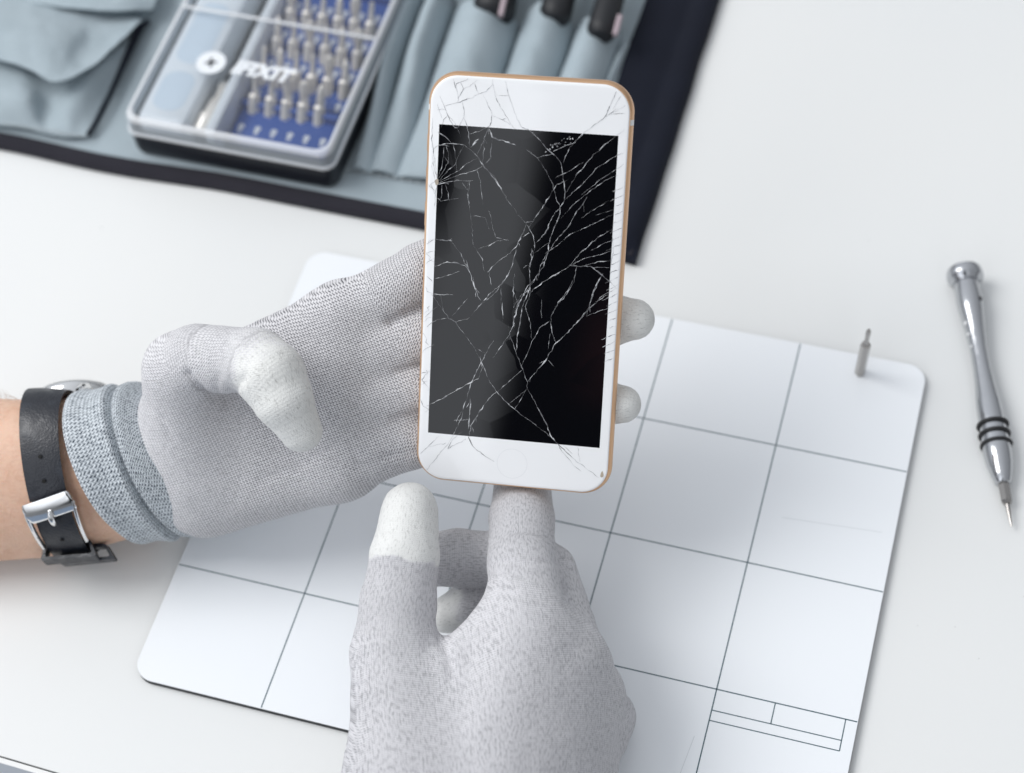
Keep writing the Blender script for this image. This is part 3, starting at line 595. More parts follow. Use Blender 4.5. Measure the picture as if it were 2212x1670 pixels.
t.link(t.bump(t.math('ADD', t.noise(o_, 900, 3), t.math('MULTIPLY', t.noise(t.mapping(o_, (1, 3, 3)), 300, 2), .6)), 0.5, 0.0004), 'Normal')
_b = m_skin.node_tree.nodes['Principled BSDF']; _b.inputs['Subsurface Weight'].default_value = 0.35; _b.inputs['Subsurface Radius'].default_value = (0.004, 0.0018, 0.0010); _b.inputs['Subsurface Scale'].default_value = 1.0
mb = MB(); L = [blend(A0, A1, s_) for s_ in np.linspace(0, 1, 8)] + [blend(A1, A2, s_) for s_ in np.linspace(.15, 1, 7)] + [blend(A2, A3, s_) for s_ in np.linspace(.15, 1, 6)]
mb.loft(L); arm = obj('forearm', mb, m_skin, person, sharp=180)
m_hair = mat('hair_brown', (0.42, 0.28, 0.17, 1), 0.5)
mb = MB()
for _ in range(120):
    s_ = random.random() * .95; Lr = blend(A0, A1, .45 + .55 * s_) if random.random() < .75 else blend(A1, A2, random.random()); i = int(random.gauss(2, 5)) % 64
    p = Lr[i]; c_ = np.mean(Lr, axis=0); n_ = nrm(p - c_); d_ = nrm(np.array([-1, .2, .0]) * random.uniform(.3, 1) + n_ * .9 + rng.normal(0, .35, 3)); l_ = random.uniform(.25, .55)
    mb.tube([p, p + d_ * l_ * .5, p + d_ * l_ + np.array([-.12, 0, -.05])], [.0032, .0028, .001], 4, False)
obj('arm_hair', mb, m_hair, arm, sharp=180)
# cuff: knitted tube with a turned-back fold
K0 = ring((188, 851), (147, 985), (292, 1172), 67.2, 66.6, 2.75, 2.3)
K1 = ring((262, 842), (240, 965), (365, 1160), 66.9, 66.4, 2.8, 2.35)
K2 = ring((312, 832), (268, 960), (410, 1153), 66.7, 66.3, 2.85, 2.4)
K3 = ring((380, 830), (330, 985), (560, 1122), 66.4, 66.1, 2.75, 2.4)
seq = [(K0, K0, 0, -.22), (K0, K0, 0, -.08), (K0, K1, .02, .03), (K0, K1, .08, .07)] + [(K0, K1, s_, .06 + .03 * math.sin(s_ * 9)) for s_ in np.linspace(.16, .84, 14)] + \
      [(K0, K1, .92, .14), (K0, K1, 1.0, .15), (K1, K2, .14, .05), (K1, K2, .26, -.22), (K1, K2, .34, -.28), (K1, K2, .46, -.08), (K1, K2, .62, .08), (K1, K2, .8, .11), (K1, K2, 1.0, .08)] + [(K2, K3, s_, .07 - .85 * s_ ** 1.5) for s_ in np.linspace(.12, 1, 10)]
loops = [grow(blend(a, b, s_), g) for a, b, s_, g in seq]
for k in range(len(loops) - 10, len(loops)):     # the long end runs on along the heel of the hand
    a_, b_, s_, g = seq[k]; r_ = blend(a_, b_, s_); c_ = np.mean(r_, axis=0)
    loops[k] = [p + nrm(p - c_) * (.07 - (.07 - g) * min(1, .22 + .9 * (.5 + .5 * math.cos(w)) ** .8)) for p, w in zip(r_, np.linspace(0, 2 * math.pi, 64, endpoint=False))]
for k, l in enumerate(loops):
    loops[k] = [p + nrm(p - np.mean(l, axis=0)) * .05 * mnoise.noise(Vector(p * .8)) for p in l]
mb = MB(); mb.loft(loops, False, False); cuff = obj('cuff', mb, m_cuff, gl, sharp=180, fix=False)
me = cuff.data; ul = me.uv_layers.new(name='UVMap'); n_ = 64
su = [0.0]
for k in range(1, len(loops)): su.append(su[-1] + float(np.mean([np.linalg.norm(a - b) for a, b in zip(loops[k], loops[k - 1])])))
per = 16.0
for p in me.polygons:
    vs = [me.loops[i].vertex_index for i in p.loop_indices]; i0 = min(v % n_ for v in vs); wrap = max(v % n_ for v in vs) - i0 > 5
    for li, v in zip(p.loop_indices, vs):
        a = v % n_
        if wrap and a == 0: a = n_
        ul.data[li].uv = (su[v // n_], a / n_ * per)
# watch
m_leather = mat('black_leather', (0.012, 0.014, 0.02, 1), 0.38, spec=0.55); t = NT(m_leather); o_ = t.obj()
vor = t.n('ShaderNodeTexVoronoi', {'Vector': o_, 'Scale': 1300.0}).outputs['Distance']
t.link(t.bump(t.math('ADD', vor, t.math('MULTIPLY', t.noise(o_, 1500, 3), .8)), 0.38, 0.0002), 'Normal')
t.link(t.rng(t.noise(o_, 300, 3), .3, .7, .30, .48), 'Roughness')
t.link(t.mix(t.rng(t.noise(o_, 120, 4), .55, .7), (0.011, 0.013, 0.02, 1), (0.02, 0.024, 0.034, 1)), 'Base Color')
m_steel = mat('polished_steel', (0.78, 0.78, 0.78, 1), 0.10, 1.0)
m_hole = mat('strap_hole', (0.003, 0.003, 0.003, 1), 0.8)
watch = thing('wristwatch', 'wristwatch with black leather strap and steel buckle, worn on the bare wrist', 'watch', UZ(110, 1190, T0))
W0 = ring((78, 850), (50, 985), (122, 1196), 67.4, 67.2, 2.50, 2.1); W1 = ring((160, 854), (130, 985), (200, 1190), 67.1, 66.9, 2.42, 2.05)
def strap_strip(i0, i1, g0, g1, s0=0.0, s1=1.0, th=.16):
    P = []
    for i in range(i0, i1 + 1):
        k = (i - i0) / max(1, i1 - i0); row = []
        for s_ in np.linspace(s0, s1, 7):
            r0 = W0[i % 64]; r1 = W1[i % 64]; p = r0 + (r1 - r0) * s_; c_ = (np.mean(W0, axis=0) + np.mean(W1, axis=0)) / 2
            row.append(p + nrm(p - c_) * (g0 + (g1 - g0) * k + .035 * (1 - (2 * (s_ - s0) / (s1 - s0) - 1) ** 4)))
        P.append(row)
    mb = MB(); c_ = np.mean(W0, axis=0); ni, nj = len(P), 7
    inner = [[p - nrm(p - c_) * th for p in r] for r in P]
    vs = [p for r in P for p in r] + [p for r in inner for p in r]; o = ni * nj; fs = []
    for i in range(ni - 1):
        for j in range(nj - 1):
            q = (i * nj + j, i * nj + j + 1, (i + 1) * nj + j + 1, (i + 1) * nj + j); fs += [q, tuple(x + o for x in q[::-1])]
        for j in (0, nj - 1):
            a, b = i * nj + j, (i + 1) * nj + j; fs.append((a, b, b + o, a + o))
    for i in (0, ni - 1):
        for j in range(nj - 1):
            a, b = i * nj + j, i * nj + j + 1; fs.append((a, b, b + o, a + o))
    mb.add(vs, fs); return mb
st = obj('strap', strap_strip(-3, 34, .10, .16), m_leather, watch, sharp=50); 
obj('strap', strap_strip(30, 54, .05, .05), m_leather, watch, sharp=50)
def WS(i, s_, g):                                # point of the strap surface: index round the wrist, share across, height
    i0 = int(math.floor(i)); k = i - i0
    def at(ii): 
        r0 = W0[ii % 64]; r1 = W1[ii % 64]; p = r0 + (r1 - r0) * s_; c_ = (np.mean(W0, axis=0) + np.mean(W1, axis=0)) / 2; return p + nrm(p - c_) * g
    return at(i0) * (1 - k) + at(i0 + 1) * k
def strap_index(py):                             # which place round the wrist shows at this photo row
    best, bi = 1e9, 0
    for i in np.arange(0, 33, .25):
        p = RCAM.T @ (WS(i, .5, .2) - CAM); y = PY - F * p[1] / -p[2]
        if abs(y - py) < best: best, bi = abs(y - py), i
    return bi
for py in (985, 1040, 1168, 1195):
    i = strap_index(py); c_ = WS(i, .5, .25); ax = nrm(c_ - (np.mean(W0, axis=0) + np.mean(W1, axis=0)) / 2)
    mb = MB(); mb.lathe(c_ - ax * .05, ax, [(0, .07), (.025, .07), (.028, .05)], 14); obj('strap_hole', mb, m_hole, st)
# buckle: bent bar frame with a tongue
i_a, i_b = strap_index(1088), strap_index(1146)
mb = MB()
def flat_bar(mb, pts, w, th): 
    c0 = (np.mean(W0, axis=0) + np.mean(W1, axis=0)) / 2; L = []
    for i, p in enumerate(pts):
        tt = nrm(pts[min(i + 1, len(pts) - 1)] - pts[max(i - 1, 0)]); n_ = nrm(p - c0); n_ = nrm(n_ - tt * (n_ @ tt)); s_ = np.cross(tt, n_)
        w_ = w * (.72 if i in (0, len(pts) - 1) and w > .2 else .93 if i in (1, len(pts) - 2) and w > .2 else 1); L.append([p + s_ * x * w_ + n_ * y * th for x, y in ((-1, -.6), (-1, .3), (-.7, .9), (0, 1), (.7, .9), (1, .3), (1, -.6), (.7, -1), (-.7, -1))])
    mb.loft(L)
flat_bar(mb, [WS(i_a + .9 - 1.3 * s_, s_, .40) for s_ in [-.06, -.03, .02, .15, .3, .45, .6, .75, .9, 1.03, 1.08, 1.11]], .40, .075)
flat_bar(mb, [WS(i_a - .5 + (i_b + 2.5 - i_a) * k, 1.10, .38 - .2 * k) for k in np.linspace(0, 1, 10)], .07, .09)
flat_bar(mb, [WS(i_a + .9 + (i_b + 2.0 - i_a) * k, -.06, .38 - .2 * k) for k in np.linspace(0, 1, 10)], .07, .09)
bk = obj('buckle', mb, m_steel, watch, sharp=60)
mb = MB(); mb.tube([WS(i_a + k, .52, g) for k, g in ((.5, .44), (.8, .50), (1.3, .50), (1.7, .46), (2.1, .40), (2.4, .3))], [.075, .10, .12, .12, .11, .09], 12); obj('buckle_tongue', mb, m_steel, bk)
# keeper loops below the buckle
for ii, sh, gg in ((29.8, .0, .38), (31.6, .34, .36)):
    path = []
    for cx_, cy_, a0 in ((1.02 + sh, gg - .1, 0), (-.02 + sh, gg - .1, 90), (-.02 + sh, .06, 180), (1.02 + sh, .06, 270)):
        for a in np.radians(np.linspace(a0, a0 + 90, 5)): path.append((cx_ + .06 * math.cos(a), cy_ + .1 * math.sin(a)))
    L = []
    for s_, g in path:
        so, go = s_ + .08 * np.sign(s_ - .5 - sh), g + .13 * np.sign(g - gg / 2)
        L.append([WS(ii - .8, so, go), WS(ii + .8, so, go), WS(ii + .8, s_, g), WS(ii - .8, s_, g)])
    mb = MB(); mb.loft(L + [L[0]], False, False); obj('keeper_loop', mb, m_leather, watch, sharp=50)
# case on the far side of the wrist
cc = (np.mean(W0, axis=0) + np.mean(W1, axis=0)) / 2; top = (W0[0] + W1[0]) / 2; bkp = WS(61, .5, .0)
nrmv = nrm(WS(60, .5, 0) - cc); pc = U(165, 884, 68.6); 
mb = MB(); mb.lathe(pc - nrmv * .35, nrmv, [(0, 1.35), (.05, 1.5), (.35, 1.62), (.6, 1.66), (.8, 1.6), (.9, 1.45)], 48); ca_ = obj('watch_case', mb, m_steel, watch, sharp=50)
mb = MB(); mb.lathe(pc + nrmv * .54, nrmv, [(0, 1.44), (.05, 1.42), (.09, 1.2)], 48); obj('watch_glass', mb, mat('dial_white', (0.7, 0.7, 0.68, 1), 0.1), ca_)
xa = nrm(np.mean(W1, axis=0) - np.mean(W0, axis=0)); xa = nrm(xa - nrmv * (xa @ nrmv))
ya = np.cross(nrmv, xa)
for sx in (-1, 1):
    for sy in (1, -1):
        mb = MB(); mb.tube([pc + xa * sx * .95 + ya * sy * 1.2 + nrmv * .2, pc + xa * sx * .98 + ya * sy * 1.75 + nrmv * .0, pc + xa * sx * .98 + ya * sy * 2.05 - nrmv * .25], [.2, .17, .12], 10); obj('lug', mb, m_steel, ca_)
mb = MB(); mb.lathe(pc - xa * 1.62 + nrmv * .05, -xa, [(0, .2), (.08, .26), (.38, .26), (.42, .2)], 20); obj('crown', mb, m_steel, ca_, sharp=40)

# ------------------------------------------------------------------ precision screwdriver and single bit on the right
m_alu = mat('brushed_aluminium', (0.50, 0.51, 0.53, 1), 0.18, 1.0); t = NT(m_alu); o_ = t.obj()
t.link(t.rng(t.noise(o_, 250, 3), .3, .7, .10, .22), 'Roughness')
m_bit = mat('bit_nickel', (1.0, 0.94, 0.86, 1), 0.34, 0.45); m_steel2 = mat('bit_steel', (0.40, 0.385, 0.37, 1), 0.2, 1.0)
m_oring = mat('black_rubber', (0.012, 0.012, 0.013, 1), 0.55)
S0 = UZ(2084, 594, T0 + .66); S1 = UZ(2185, 1138, T0 + .30); sd = nrm(S1 - S0); SL = float(np.linalg.norm(S1 - S0))
drv = thing('precision_screwdriver', 'slim polished steel precision screwdriver with three black rings, lying right of the mat', 'screwdriver', (S0 + S1) / 2 * np.array([1, 1, 0]) + np.array([0, 0, T0]))
def q_(y): return SL * (y - 150) / (1575 - 150)
pk = .386 / 55
def pr_(lst): return [(q_(y), w * pk / 2) for y, w in lst]
mb = MB(); mb.lathe(S0, sd, pr_([(200, 130), (215, 140), (330, 146), (360, 140), (480, 112), (600, 94), (700, 96), (800, 110), (890, 130), (900, 134), (990, 140), (1010, 140), (1100, 144), (1150, 150), (1190, 150), (1250, 138), (1300, 112), (1345, 84), (1350, 70)]), 40); hd = obj('handle', mb, m_alu, drv, sharp=40)
mb = MB(); mb.lathe(S0, sd, pr_([(118, 150), (126, 190), (140, 200), (165, 204), (180, 196), (190, 170), (205, 150)]), 40); obj('swivel_cap', mb, m_alu, drv, sharp=40)
for y in (1030, 1083, 1138):
    mb = MB(); R0 = 146 * pk / 2; a = nrm(np.cross(sd, [0, 0, 1])); b = np.cross(a, sd); L = []
    for w in np.linspace(0, 2 * math.pi, 40, endpoint=False):
        rad = math.cos(w) * a + math.sin(w) * b; L.append([S0 + sd * (q_(y) + .075 * math.sin(x)) + rad * (R0 + .02 + .075 * math.cos(x)) for x in np.linspace(0, 2 * math.pi, 10, endpoint=False)])
    L.append(L[0]); mb.loft(L, False, False); obj('rubber_ring', mb, m_oring, drv)
m_dk = mat('hole_dark', (0.03, 0.03, 0.035, 1), 0.5)
for y, rr, oy in ((330, .10, .5), (455, .07, -1.0), (520, .06, -1.0), (590, .05, -1.0)):
    a = nrm(np.cross(sd, [0, 0, 1])); a = a if a[0] > 0 else -a; b = np.array([0, 0, 1.0]); dd = nrm(a * oy * .9 + b * .5); r_ = np.interp(y, [330, 455, 600], [146, 118, 94]) * pk / 2
    mb = MB(); mb.lathe(S0 + sd * q_(y) + dd * (r_ - .05), dd, [(0, rr), (.06, rr), (.08, rr * .6)], 16); obj('bore_hole', mb, m_dk if y == 330 else mat('white_dot', (0.85, 0.85, 0.85, 1), .3), hd)
mb = MB(); mb.lathe(S0, sd, [(q_(1320), .20), (q_(1345), .22), (q_(1440), .22), (q_(1455), .15)], 6); mb.lathe(S0, sd, [(q_(1450), .085), (q_(1500), .08), (q_(1530), .06), (q_(1560), .05), (q_(1575), .02)], 12); obj('driver_bit', mb, m_steel2, drv, sharp=20)
bp = UZ(1857, 806, 0.0); sb = thing('screwdriver_bit', 'small steel hex screwdriver bit standing upright on the corner of the mat', 'screwdriver bit', bp)
mb = MB(); up = nrm([0.03, 0.0, 1]); mb.lathe(bp, up, [(0, .18), (.03, .20), (1.9, .20), (2.0, .15)], 6); obj('hex_shank', mb, m_steel2, sb, sharp=20)
mb = MB(); mb.lathe(bp + up * 1.95, up, [(0, .14), (.12, .09), (.55, .085), (.62, .10), (.85, .09), (.98, .03)], 14); obj('tip', mb, m_steel2, sb)

# ------------------------------------------------------------------ tool roll
m_grey = fabric('roll_grey_fabric', (0.46, 0.53, 0.57, 1), (0.30, 0.365, 0.40, 1), 900)
m_bind = fabric('roll_black_binding', (0.038, 0.036, 0.046, 1), (0.018, 0.018, 0.024, 1), 700, .9)
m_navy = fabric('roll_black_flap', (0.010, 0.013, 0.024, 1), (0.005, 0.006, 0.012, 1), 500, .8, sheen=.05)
m_thread = mat('stitch_thread', (0.50, 0.55, 0.57, 1), 0.8)
roll = thing('tool_roll', 'grey fabric tool roll with black binding, opened flat behind the phone', 'tool roll', UZ(700, 200, T0))
RC = UZ(1372, 576, T0); RU = UZ(0, 328, T0); RV = UZ(1556, 0, T0)
ru = nrm(RU - RC); rv = nrm(RV - RC)
def RP_(u, v, z): return RC + ru * u + rv * v + np.array([0, 0, z])
ulen = float(np.linalg.norm(RU - RC)) + 8; vlen = float(np.linalg.norm(RV - RC)) + 8
def wav(u, v): return .06 * mnoise.noise(Vector((u * .25, v * .25, 0))) + .02 * mnoise.noise(Vector((u * .9, v * .9, 3)))
def edge(u): return .28 * mnoise.noise(Vector((u * .16, 1.7, 0))) + .10 * math.sin(u * .45 + .5)
mb = MB(); mb.grid([[RP_(u, edge(u) + .3 + v * (1 if v > 1 else 1), .30 + wav(u, v)) for v in np.linspace(0, vlen, 50)] for u in np.linspace(1.2, ulen, 90)], .28); obj('fabric_base', mb, m_grey, roll)
mb = MB(); L = []
for u in np.linspace(0.2, ulen, 120):
    e = edge(u); L.append([RP_(u, e + .62 * (-1 + math.cos(a)) * .5 + .62 + .0 - .62, .22 + .23 * math.sin(a) + wav(u, 0) * .5) if False else RP_(u, e + x, z + wav(u, 0) * .5) for x, z in ((.70, .02), (.0, .0), (-.05, .1), (-.03, .28), (.05, .40), (.35, .43), (.62, .42), (.70, .36))])
mb.loft(L); obj('edge_binding', mb, m_bind, roll, sharp=60)
# wide black side flap with a rolled hem
mb = MB(); L = []
for v in np.linspace(0, vlen, 60):
    k = min(1, v / 1.2); wob = .06 * mnoise.noise(Vector((v * .4, 5, 0)))
    L.append([RP_(u + wob, v + .12 * u * (1 - k), z) for u, z in ((3.15, .06), (3.15, .40), (2.9, .47), (2.0, .50), (1.5, .47), (1.25, .40), (1.12, .44), (.9, .56), (.55, .64 * (.6 + .4 * k)), (.2, .58 * (.55 + .45 * k)), (.0, .40), (-.05, .2), (.0, .03))])
mb.loft(L); obj('side_flap', mb, m_navy, roll, sharp=60)
# pleated pockets on the right
ridges = [(1000, .55), (1076, .8), (1200, .9), (1308, .6)]
def uv_of(px, py, z=0.9):
    w_ = UZ(px, py, z) - RC; M_ = np.array([[ru[0], rv[0]], [ru[1], rv[1]]]); return np.linalg.solve(M_, w_[:2])
vals = [uv_of(*p)[0] for p in ((1345, 100), (1318, 118), (1206, 140), (1080, 150), (922, 150), (850, 150), (790, 180))]
vtop = [uv_of(1335, 62, 1.0)[1], uv_of(1300, 30, 1.2)[1], uv_of(1200, 15, 1.3)[1], uv_of(1070, 8, 1.4)[1], uv_of(950, -30, 1.3)[1], uv_of(900, -30, 1.3)[1]]
v_st = [uv_of(915, 394, .4)[1], uv_of(765, 352, .4)[1]]; vb = float(np.mean(v_st))
hts = [.4, 1.6, 1.8, 1.9, 1.8, 1.7]
for k in range(6):
    u0, u1 = vals[k], vals[k + 1]; P = []
    for a in np.linspace(0, 1, 26):
        row = []
        for s_ in np.linspace(0, 1, 40):
            v = vb + (vtop[k] - vb) * s_; fan = (1 - s_) * .0
            u = u0 + (u1 - u0) * a; ht = hts[k] * min(1, .25 + s_ * 1.3) * (max(0, math.sin(a * math.pi)) ** .6) * (0.9 + .1 * math.sin(s_ * 4 + k))
            z = .34 + ht + .08 * mnoise.noise(Vector((u * .9, v * .5, k))) + .05 * mnoise.noise(Vector((u * 1.7, v * 1.3, k + 9))); v2 = v - (.35 * math.sin(a * math.pi) ** 2 if s_ > .98 and k % 2 else 0)
            row.append(RP_(u + .08 * math.sin(s_ * 5 + k) - .18 * (1 - s_) * (k - 2), v2, z))
        P.append(row)
    mb = MB(); mb.grid(P, .05); pk_ = obj('pocket', mb, m_grey, roll, sharp=180)
mb = MB()
for u in np.arange(vals[0], vals[-1] + .9, .34):
    p = RP_(u, vb - .02 + .03 * random.random(), .40); q = RP_(u + .22, vb - .02, .40); mb.tube([p, (p + q) / 2 + np.array([0, 0, .03]), q], .035, 6)
obj('stitching', mb, m_thread, roll)
# left pockets with a drooping flap
def cr_interp(G, n):                             # Catmull-Rom refinement of a control grid along both ways
    G = np.array(G, float)
    def one(Pn, n):
        m = len(Pn); out = []
        for i in range(m - 1):
            p0, p1, p2, p3 = Pn[max(i - 1, 0)], Pn[i], Pn[i + 1], Pn[min(i + 2, m - 1)]
            for s_ in np.linspace(0, 1, n, endpoint=False): out.append(.5 * (2 * p1 + (p2 - p0) * s_ + (2 * p0 - 5 * p1 + 4 * p2 - p3) * s_ ** 2 + (3 * p1 - p0 - 3 * p2 + p3) * s_ ** 3))
        out.append(Pn[-1]); return np.array(out)
    H = np.array([one(r, n) for r in G]); return np.swapaxes(np.array([one(H[:, j], n) for j in range(H.shape[1])]), 0, 1)
def cloth(name, ctrl, m, parent, n=10, th=.07):
    H = cr_interp([[UZ(px, py, z) for px, py, z in r] for r in ctrl], n)
    H = [[p + np.array([0, 0, .07 * mnoise.noise(Vector(p * .9)) + .05 * mnoise.noise(Vector(p * 2.1))]) for p in r] for r in H]
    mb = MB(); mb.grid(H, th); return obj(name, mb, m, parent, sharp=70)
cloth('pocket', [[(-60, 95, .5), (40, 122, .7), (120, 150, .8), (215, 112, .5), (300, 48, .25)],
                 [(-60, 140, .9), (45, 165, 1.2), (118, 190, .7), (205, 140, 1.0), (282, 98, .45)],
                 [(-60, 200, 1.0), (50, 215, 1.3), (102, 232, .45), (165, 205, 1.15), (246, 172, .40)],
                 [(-60, 266, .35), (48, 276, .38), (100, 288, .36), (145, 294, .38), (188, 291, .33)]], m_grey, roll)
cloth('pocket_flap', [[(-60, -40, .6), (60, -30, .7), (150, -8, .7), (235, 16, .6), (306, 36, .4)],
                      [(-60, 40, 1.6), (60, 50, 1.9), (142, 72, 1.75), (205, 60, 1.0), (304, 44, .75)],
                      [(-60, 85, 1.8), (60, 100, 2.1), (132, 128, 1.9), (195, 105, 1.15), (292, 56, .9)],
                      [(-60, 110, 1.7), (58, 146, 2.0), (122, 176, 2.0), (200, 140, 1.75), (286, 62, 1.0)]], m_grey, roll)
cloth('pocket_flap', [[(40, -60, .6), (150, -55, .9), (250, -50, .9), (360, -45, .6)], [(50, -20, 1.3), (150, -12, 1.5), (250, -8, 1.5), (345, -14, .9)], [(60, 4, 1.3), (150, 16, 1.5), (250, 22, 1.4), (330, 18, .9)]], m_grey, roll)
mb = MB(); mb.tube([UZ(*p) for p in ((322, 46, .42), (300, 62, .5), (262, 150, .55), (236, 210, .5), (212, 258, .42), (190, 290, .36))], [.10, .2, .12, .09, .08, .10], 10); obj('piping_and_shade', mb, m_navy, roll)  # dark piping, thickened at the opening to stand for the shadow inside
mb = MB()
for k in np.linspace(0, 1, 22): 
    a = UZ(-10 + 190 * k, 262 + 32 * k, .48); b = UZ(-10 + 190 * (k + .03), 262 + 32 * (k + .03), .48); mb.tube([a, b], .035, 6)
obj('stitching', mb, m_thread, roll)

# black-handled tools in the pockets
m_hnd = mat('tool_black_plastic', (0.010, 0.011, 0.014, 1), 0.5); m_tape = mat('tool_grey_pink', (0.42, 0.34, 0.37, 1), 0.5)
for lab, (x0, y0, z0), (x1, y1, z1), r, wtape in (
    ('thick black tool handle in the leftmost visible pocket, topped by a pinkish strip', (1062, 40, 1.35), (1098, -110, 1.5), .95, (1086, 14)),
    ('black tool handle without a strip, in the middle pocket above the phone', (1196, 45, 1.35), (1236, -100, 1.4), .72, None),
    ('black tool handle with a pinkish strip, in the pocket beside the black flap', (1296, 80, 1.35), (1340, -80, 1.4), .66, (1334, 55))):
    a, b = UZ(x0, y0, z0), UZ(x1, y1, z1); tl = thing('hand_tool', lab, 'tool', (a + b) / 2, 'black handled tools in the pockets')
    mb = MB(); L = float(np.linalg.norm(b - a)); mb.lathe(a, b - a, [(0, r * .6), (.15, r * .85), (.4, r), (L * .5, r * .92), (L - .3, r), (L, r * .7)], 24); obj('handle', mb, m_hnd, tl)
    if wtape:
        c_ = UZ(*wtape, z0 + r * .85); d_ = nrm(b - a); s_ = nrm(np.cross(d_, [0, 0, 1])); mb = MB(); mb.box(c_, d_ * .55, s_ * .11, np.array([0, 0, .12]), .04); obj('label_strip', mb, m_tape, tl)

# ------------------------------------------------------------------ bit kit case
m_case = mat('case_black', (0.008, 0.010, 0.016, 1), 0.35)
def clear(name, alpha, col, rough=.05):
    m = bpy.data.materials.new(name); m.use_nodes = True; n_ = m.node_tree.nodes; l_ = m.node_tree.links
    b = n_['Principled BSDF']; b.inputs['Base Color'].default_value = col; b.inputs['Roughness'].default_value = rough; b.inputs['Specular IOR Level'].default_value = .5
    tr = n_.new('ShaderNodeBsdfTransparent'); tr.inputs[0].default_value = (.97, .985, 1, 1); mx = n_.new('ShaderNodeMixShader'); lw = n_.new('ShaderNodeFresnel'); lw.inputs[0].default_value = 1.45
    ad = n_.new('ShaderNodeMath'); ad.operation = 'ADD'; ad.inputs[1].default_value = alpha; l_.new(lw.outputs[0], ad.inputs[0])
    l_.new(ad.outputs[0], mx.inputs[0]); l_.new(tr.outputs[0], mx.inputs[1]); l_.new(b.outputs[0], mx.inputs[2]); l_.new(mx.outputs[0], n_['Material Output'].inputs[0]); return m
m_clear = clear('lid_clear', .05, (.85, .9, .95, 1)); _n = m_clear.node_tree; _g = _n.nodes.new('ShaderNodeBsdfGlossy'); _g.inputs['Roughness'].default_value = .06
_mx = [x for x in _n.nodes if x.type == 'MIX_SHADER'][0]; _n.links.new(_g.outputs[0], _mx.inputs[2]); m_rim = clear('lid_rim', .60, (.92, .94, .96, 1), .15); m_side = clear('lid_side', .26, (.80, .87, .93, 1), .2)
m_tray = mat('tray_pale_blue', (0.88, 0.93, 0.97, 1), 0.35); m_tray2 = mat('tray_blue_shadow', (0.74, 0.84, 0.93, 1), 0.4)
m_blue = mat('holder_blue', (0.030, 0.10, 0.40, 1), 0.4); m_mark = mat('print_white', (0.82, 0.85, 0.88, 1), 0.5)
ZB = 0.12
k0 = UZ(288, 329, ZB); k1 = UZ(727, 412, ZB); kx = nrm(k1 - k0); ky = np.array([-kx[1], kx[0], 0.0]); KW = float(np.linalg.norm(k1 - k0)); KL = 16.5
def KP(x, y, z): return k0 + kx * x + ky * y + np.array([0, 0, z])
kit = thing('bit_kit', 'flat bit case with black base and clear lid, lying on the tool roll', 'bit case', KP(KW / 2, KL / 2, 0))
def kloop(ins, z, r=.55): return [KP(KW / 2 + p[0], KL / 2 + p[1], z) for p in rrect(KW - 2 * ins, KL - 2 * ins, r, 6)]
HB, HL = 1.25, 2.2
mb = MB(); mb.loft([kloop(.12, 0), kloop(.03, .08), kloop(0, .3), kloop(0, HB)], True, False); mb.loft([kloop(0, HB), kloop(.16, HB), kloop(.18, .35)], False, True); obj('base', mb, m_case, kit, sharp=40)
lid = None
mb = MB(); mb.loft([kloop(.13, HL - .02), kloop(.14, HL)], False, True); lid = obj('lid', mb, m_clear, kit, smooth=False)
mb = MB(); mb.loft([kloop(-.02, HB + .0), kloop(.0, HB + .5), kloop(.05, HL - .2)], False, False); obj('lid_wall', mb, m_side, lid, sharp=60)
mb = MB(); mb.loft([kloop(-.03, HB - .02), kloop(-.07, HB + .02), kloop(-.06, HB + .14), kloop(.02, HB + .16)], False, False); obj('lid_rim', mb, m_rim, lid, sharp=60)
mb = MB(); L = []
for x in np.linspace(0, 1, 2): pass
mb.loft([kloop(.04, HL - .26), kloop(.03, HL - .12), kloop(.08, HL), kloop(.22, HL + .02), kloop(.26, HL - .05)], False, False); obj('lid_edge', mb, m_rim, lid, sharp=70)
yr = 6.6
mb = MB(); mb.box(KP(KW / 2, yr, HL + .03), kx * (KW / 2 - .2), ky * .07, np.array([0, 0, .05]), .03); obj('lid_ridge', mb, m_rim, lid)
# logo and lettering printed on the lid
mb = MB(); lc = KP(2.62, 3.75, HL + .035); N_ = 40
def disc(r): return [lc + kx * r * math.cos(w) + ky * r * math.sin(w) for w in np.linspace(0, 2 * math.pi, N_, endpoint=False)]
mb.add(disc(.64), [tuple(range(N_))]); em = obj('lid_emblem', mb, m_mark, lid, smooth=False, fix=False)
mb = MB()
for a_ in (.3, .3 + math.pi / 2):
    d1 = kx * math.cos(a_) + ky * math.sin(a_); d2 = -kx * math.sin(a_) + ky * math.cos(a_); h_ = np.array([0, 0, .006 + .002 * (a_ > 1)])
    mb.add([lc + d1 * x + d2 * y + h_ for x, y in ((-.27, -.05), (-.05, -.075), (.05, -.075), (.27, -.05), (.27, .05), (.05, .075), (-.05, .075), (-.27, .05))], [tuple(range(8))])
obj('emblem_cross', mb, m_case, em, smooth=False, fix=False)
def text_mesh(txt, size, org, ax, ay, name, parent, m, shear=0.25, thick=.012):
    cu = bpy.data.curves.new('lettering', 'FONT'); cu.body = txt; cu.size = 1.0; cu.offset = thick; cu.resolution_u = 3
    to = bpy.data.objects.new('lettering', cu); COL.objects.link(to); dg = bpy.context.evaluated_depsgraph_get(); me0 = bpy.data.meshes.new_from_object(to.evaluated_get(dg))
    mb = MB(); mb.add([org + ax * (v.co.x + shear * v.co.y) * size + ay * v.co.y * size for v in me0.vertices], [tuple(p.vertices) for p in me0.polygons])
    bpy.data.objects.remove(to); bpy.data.curves.remove(cu); bpy.data.meshes.remove(me0)
    return obj(name, mb, m, parent, smooth=False, fix=False)
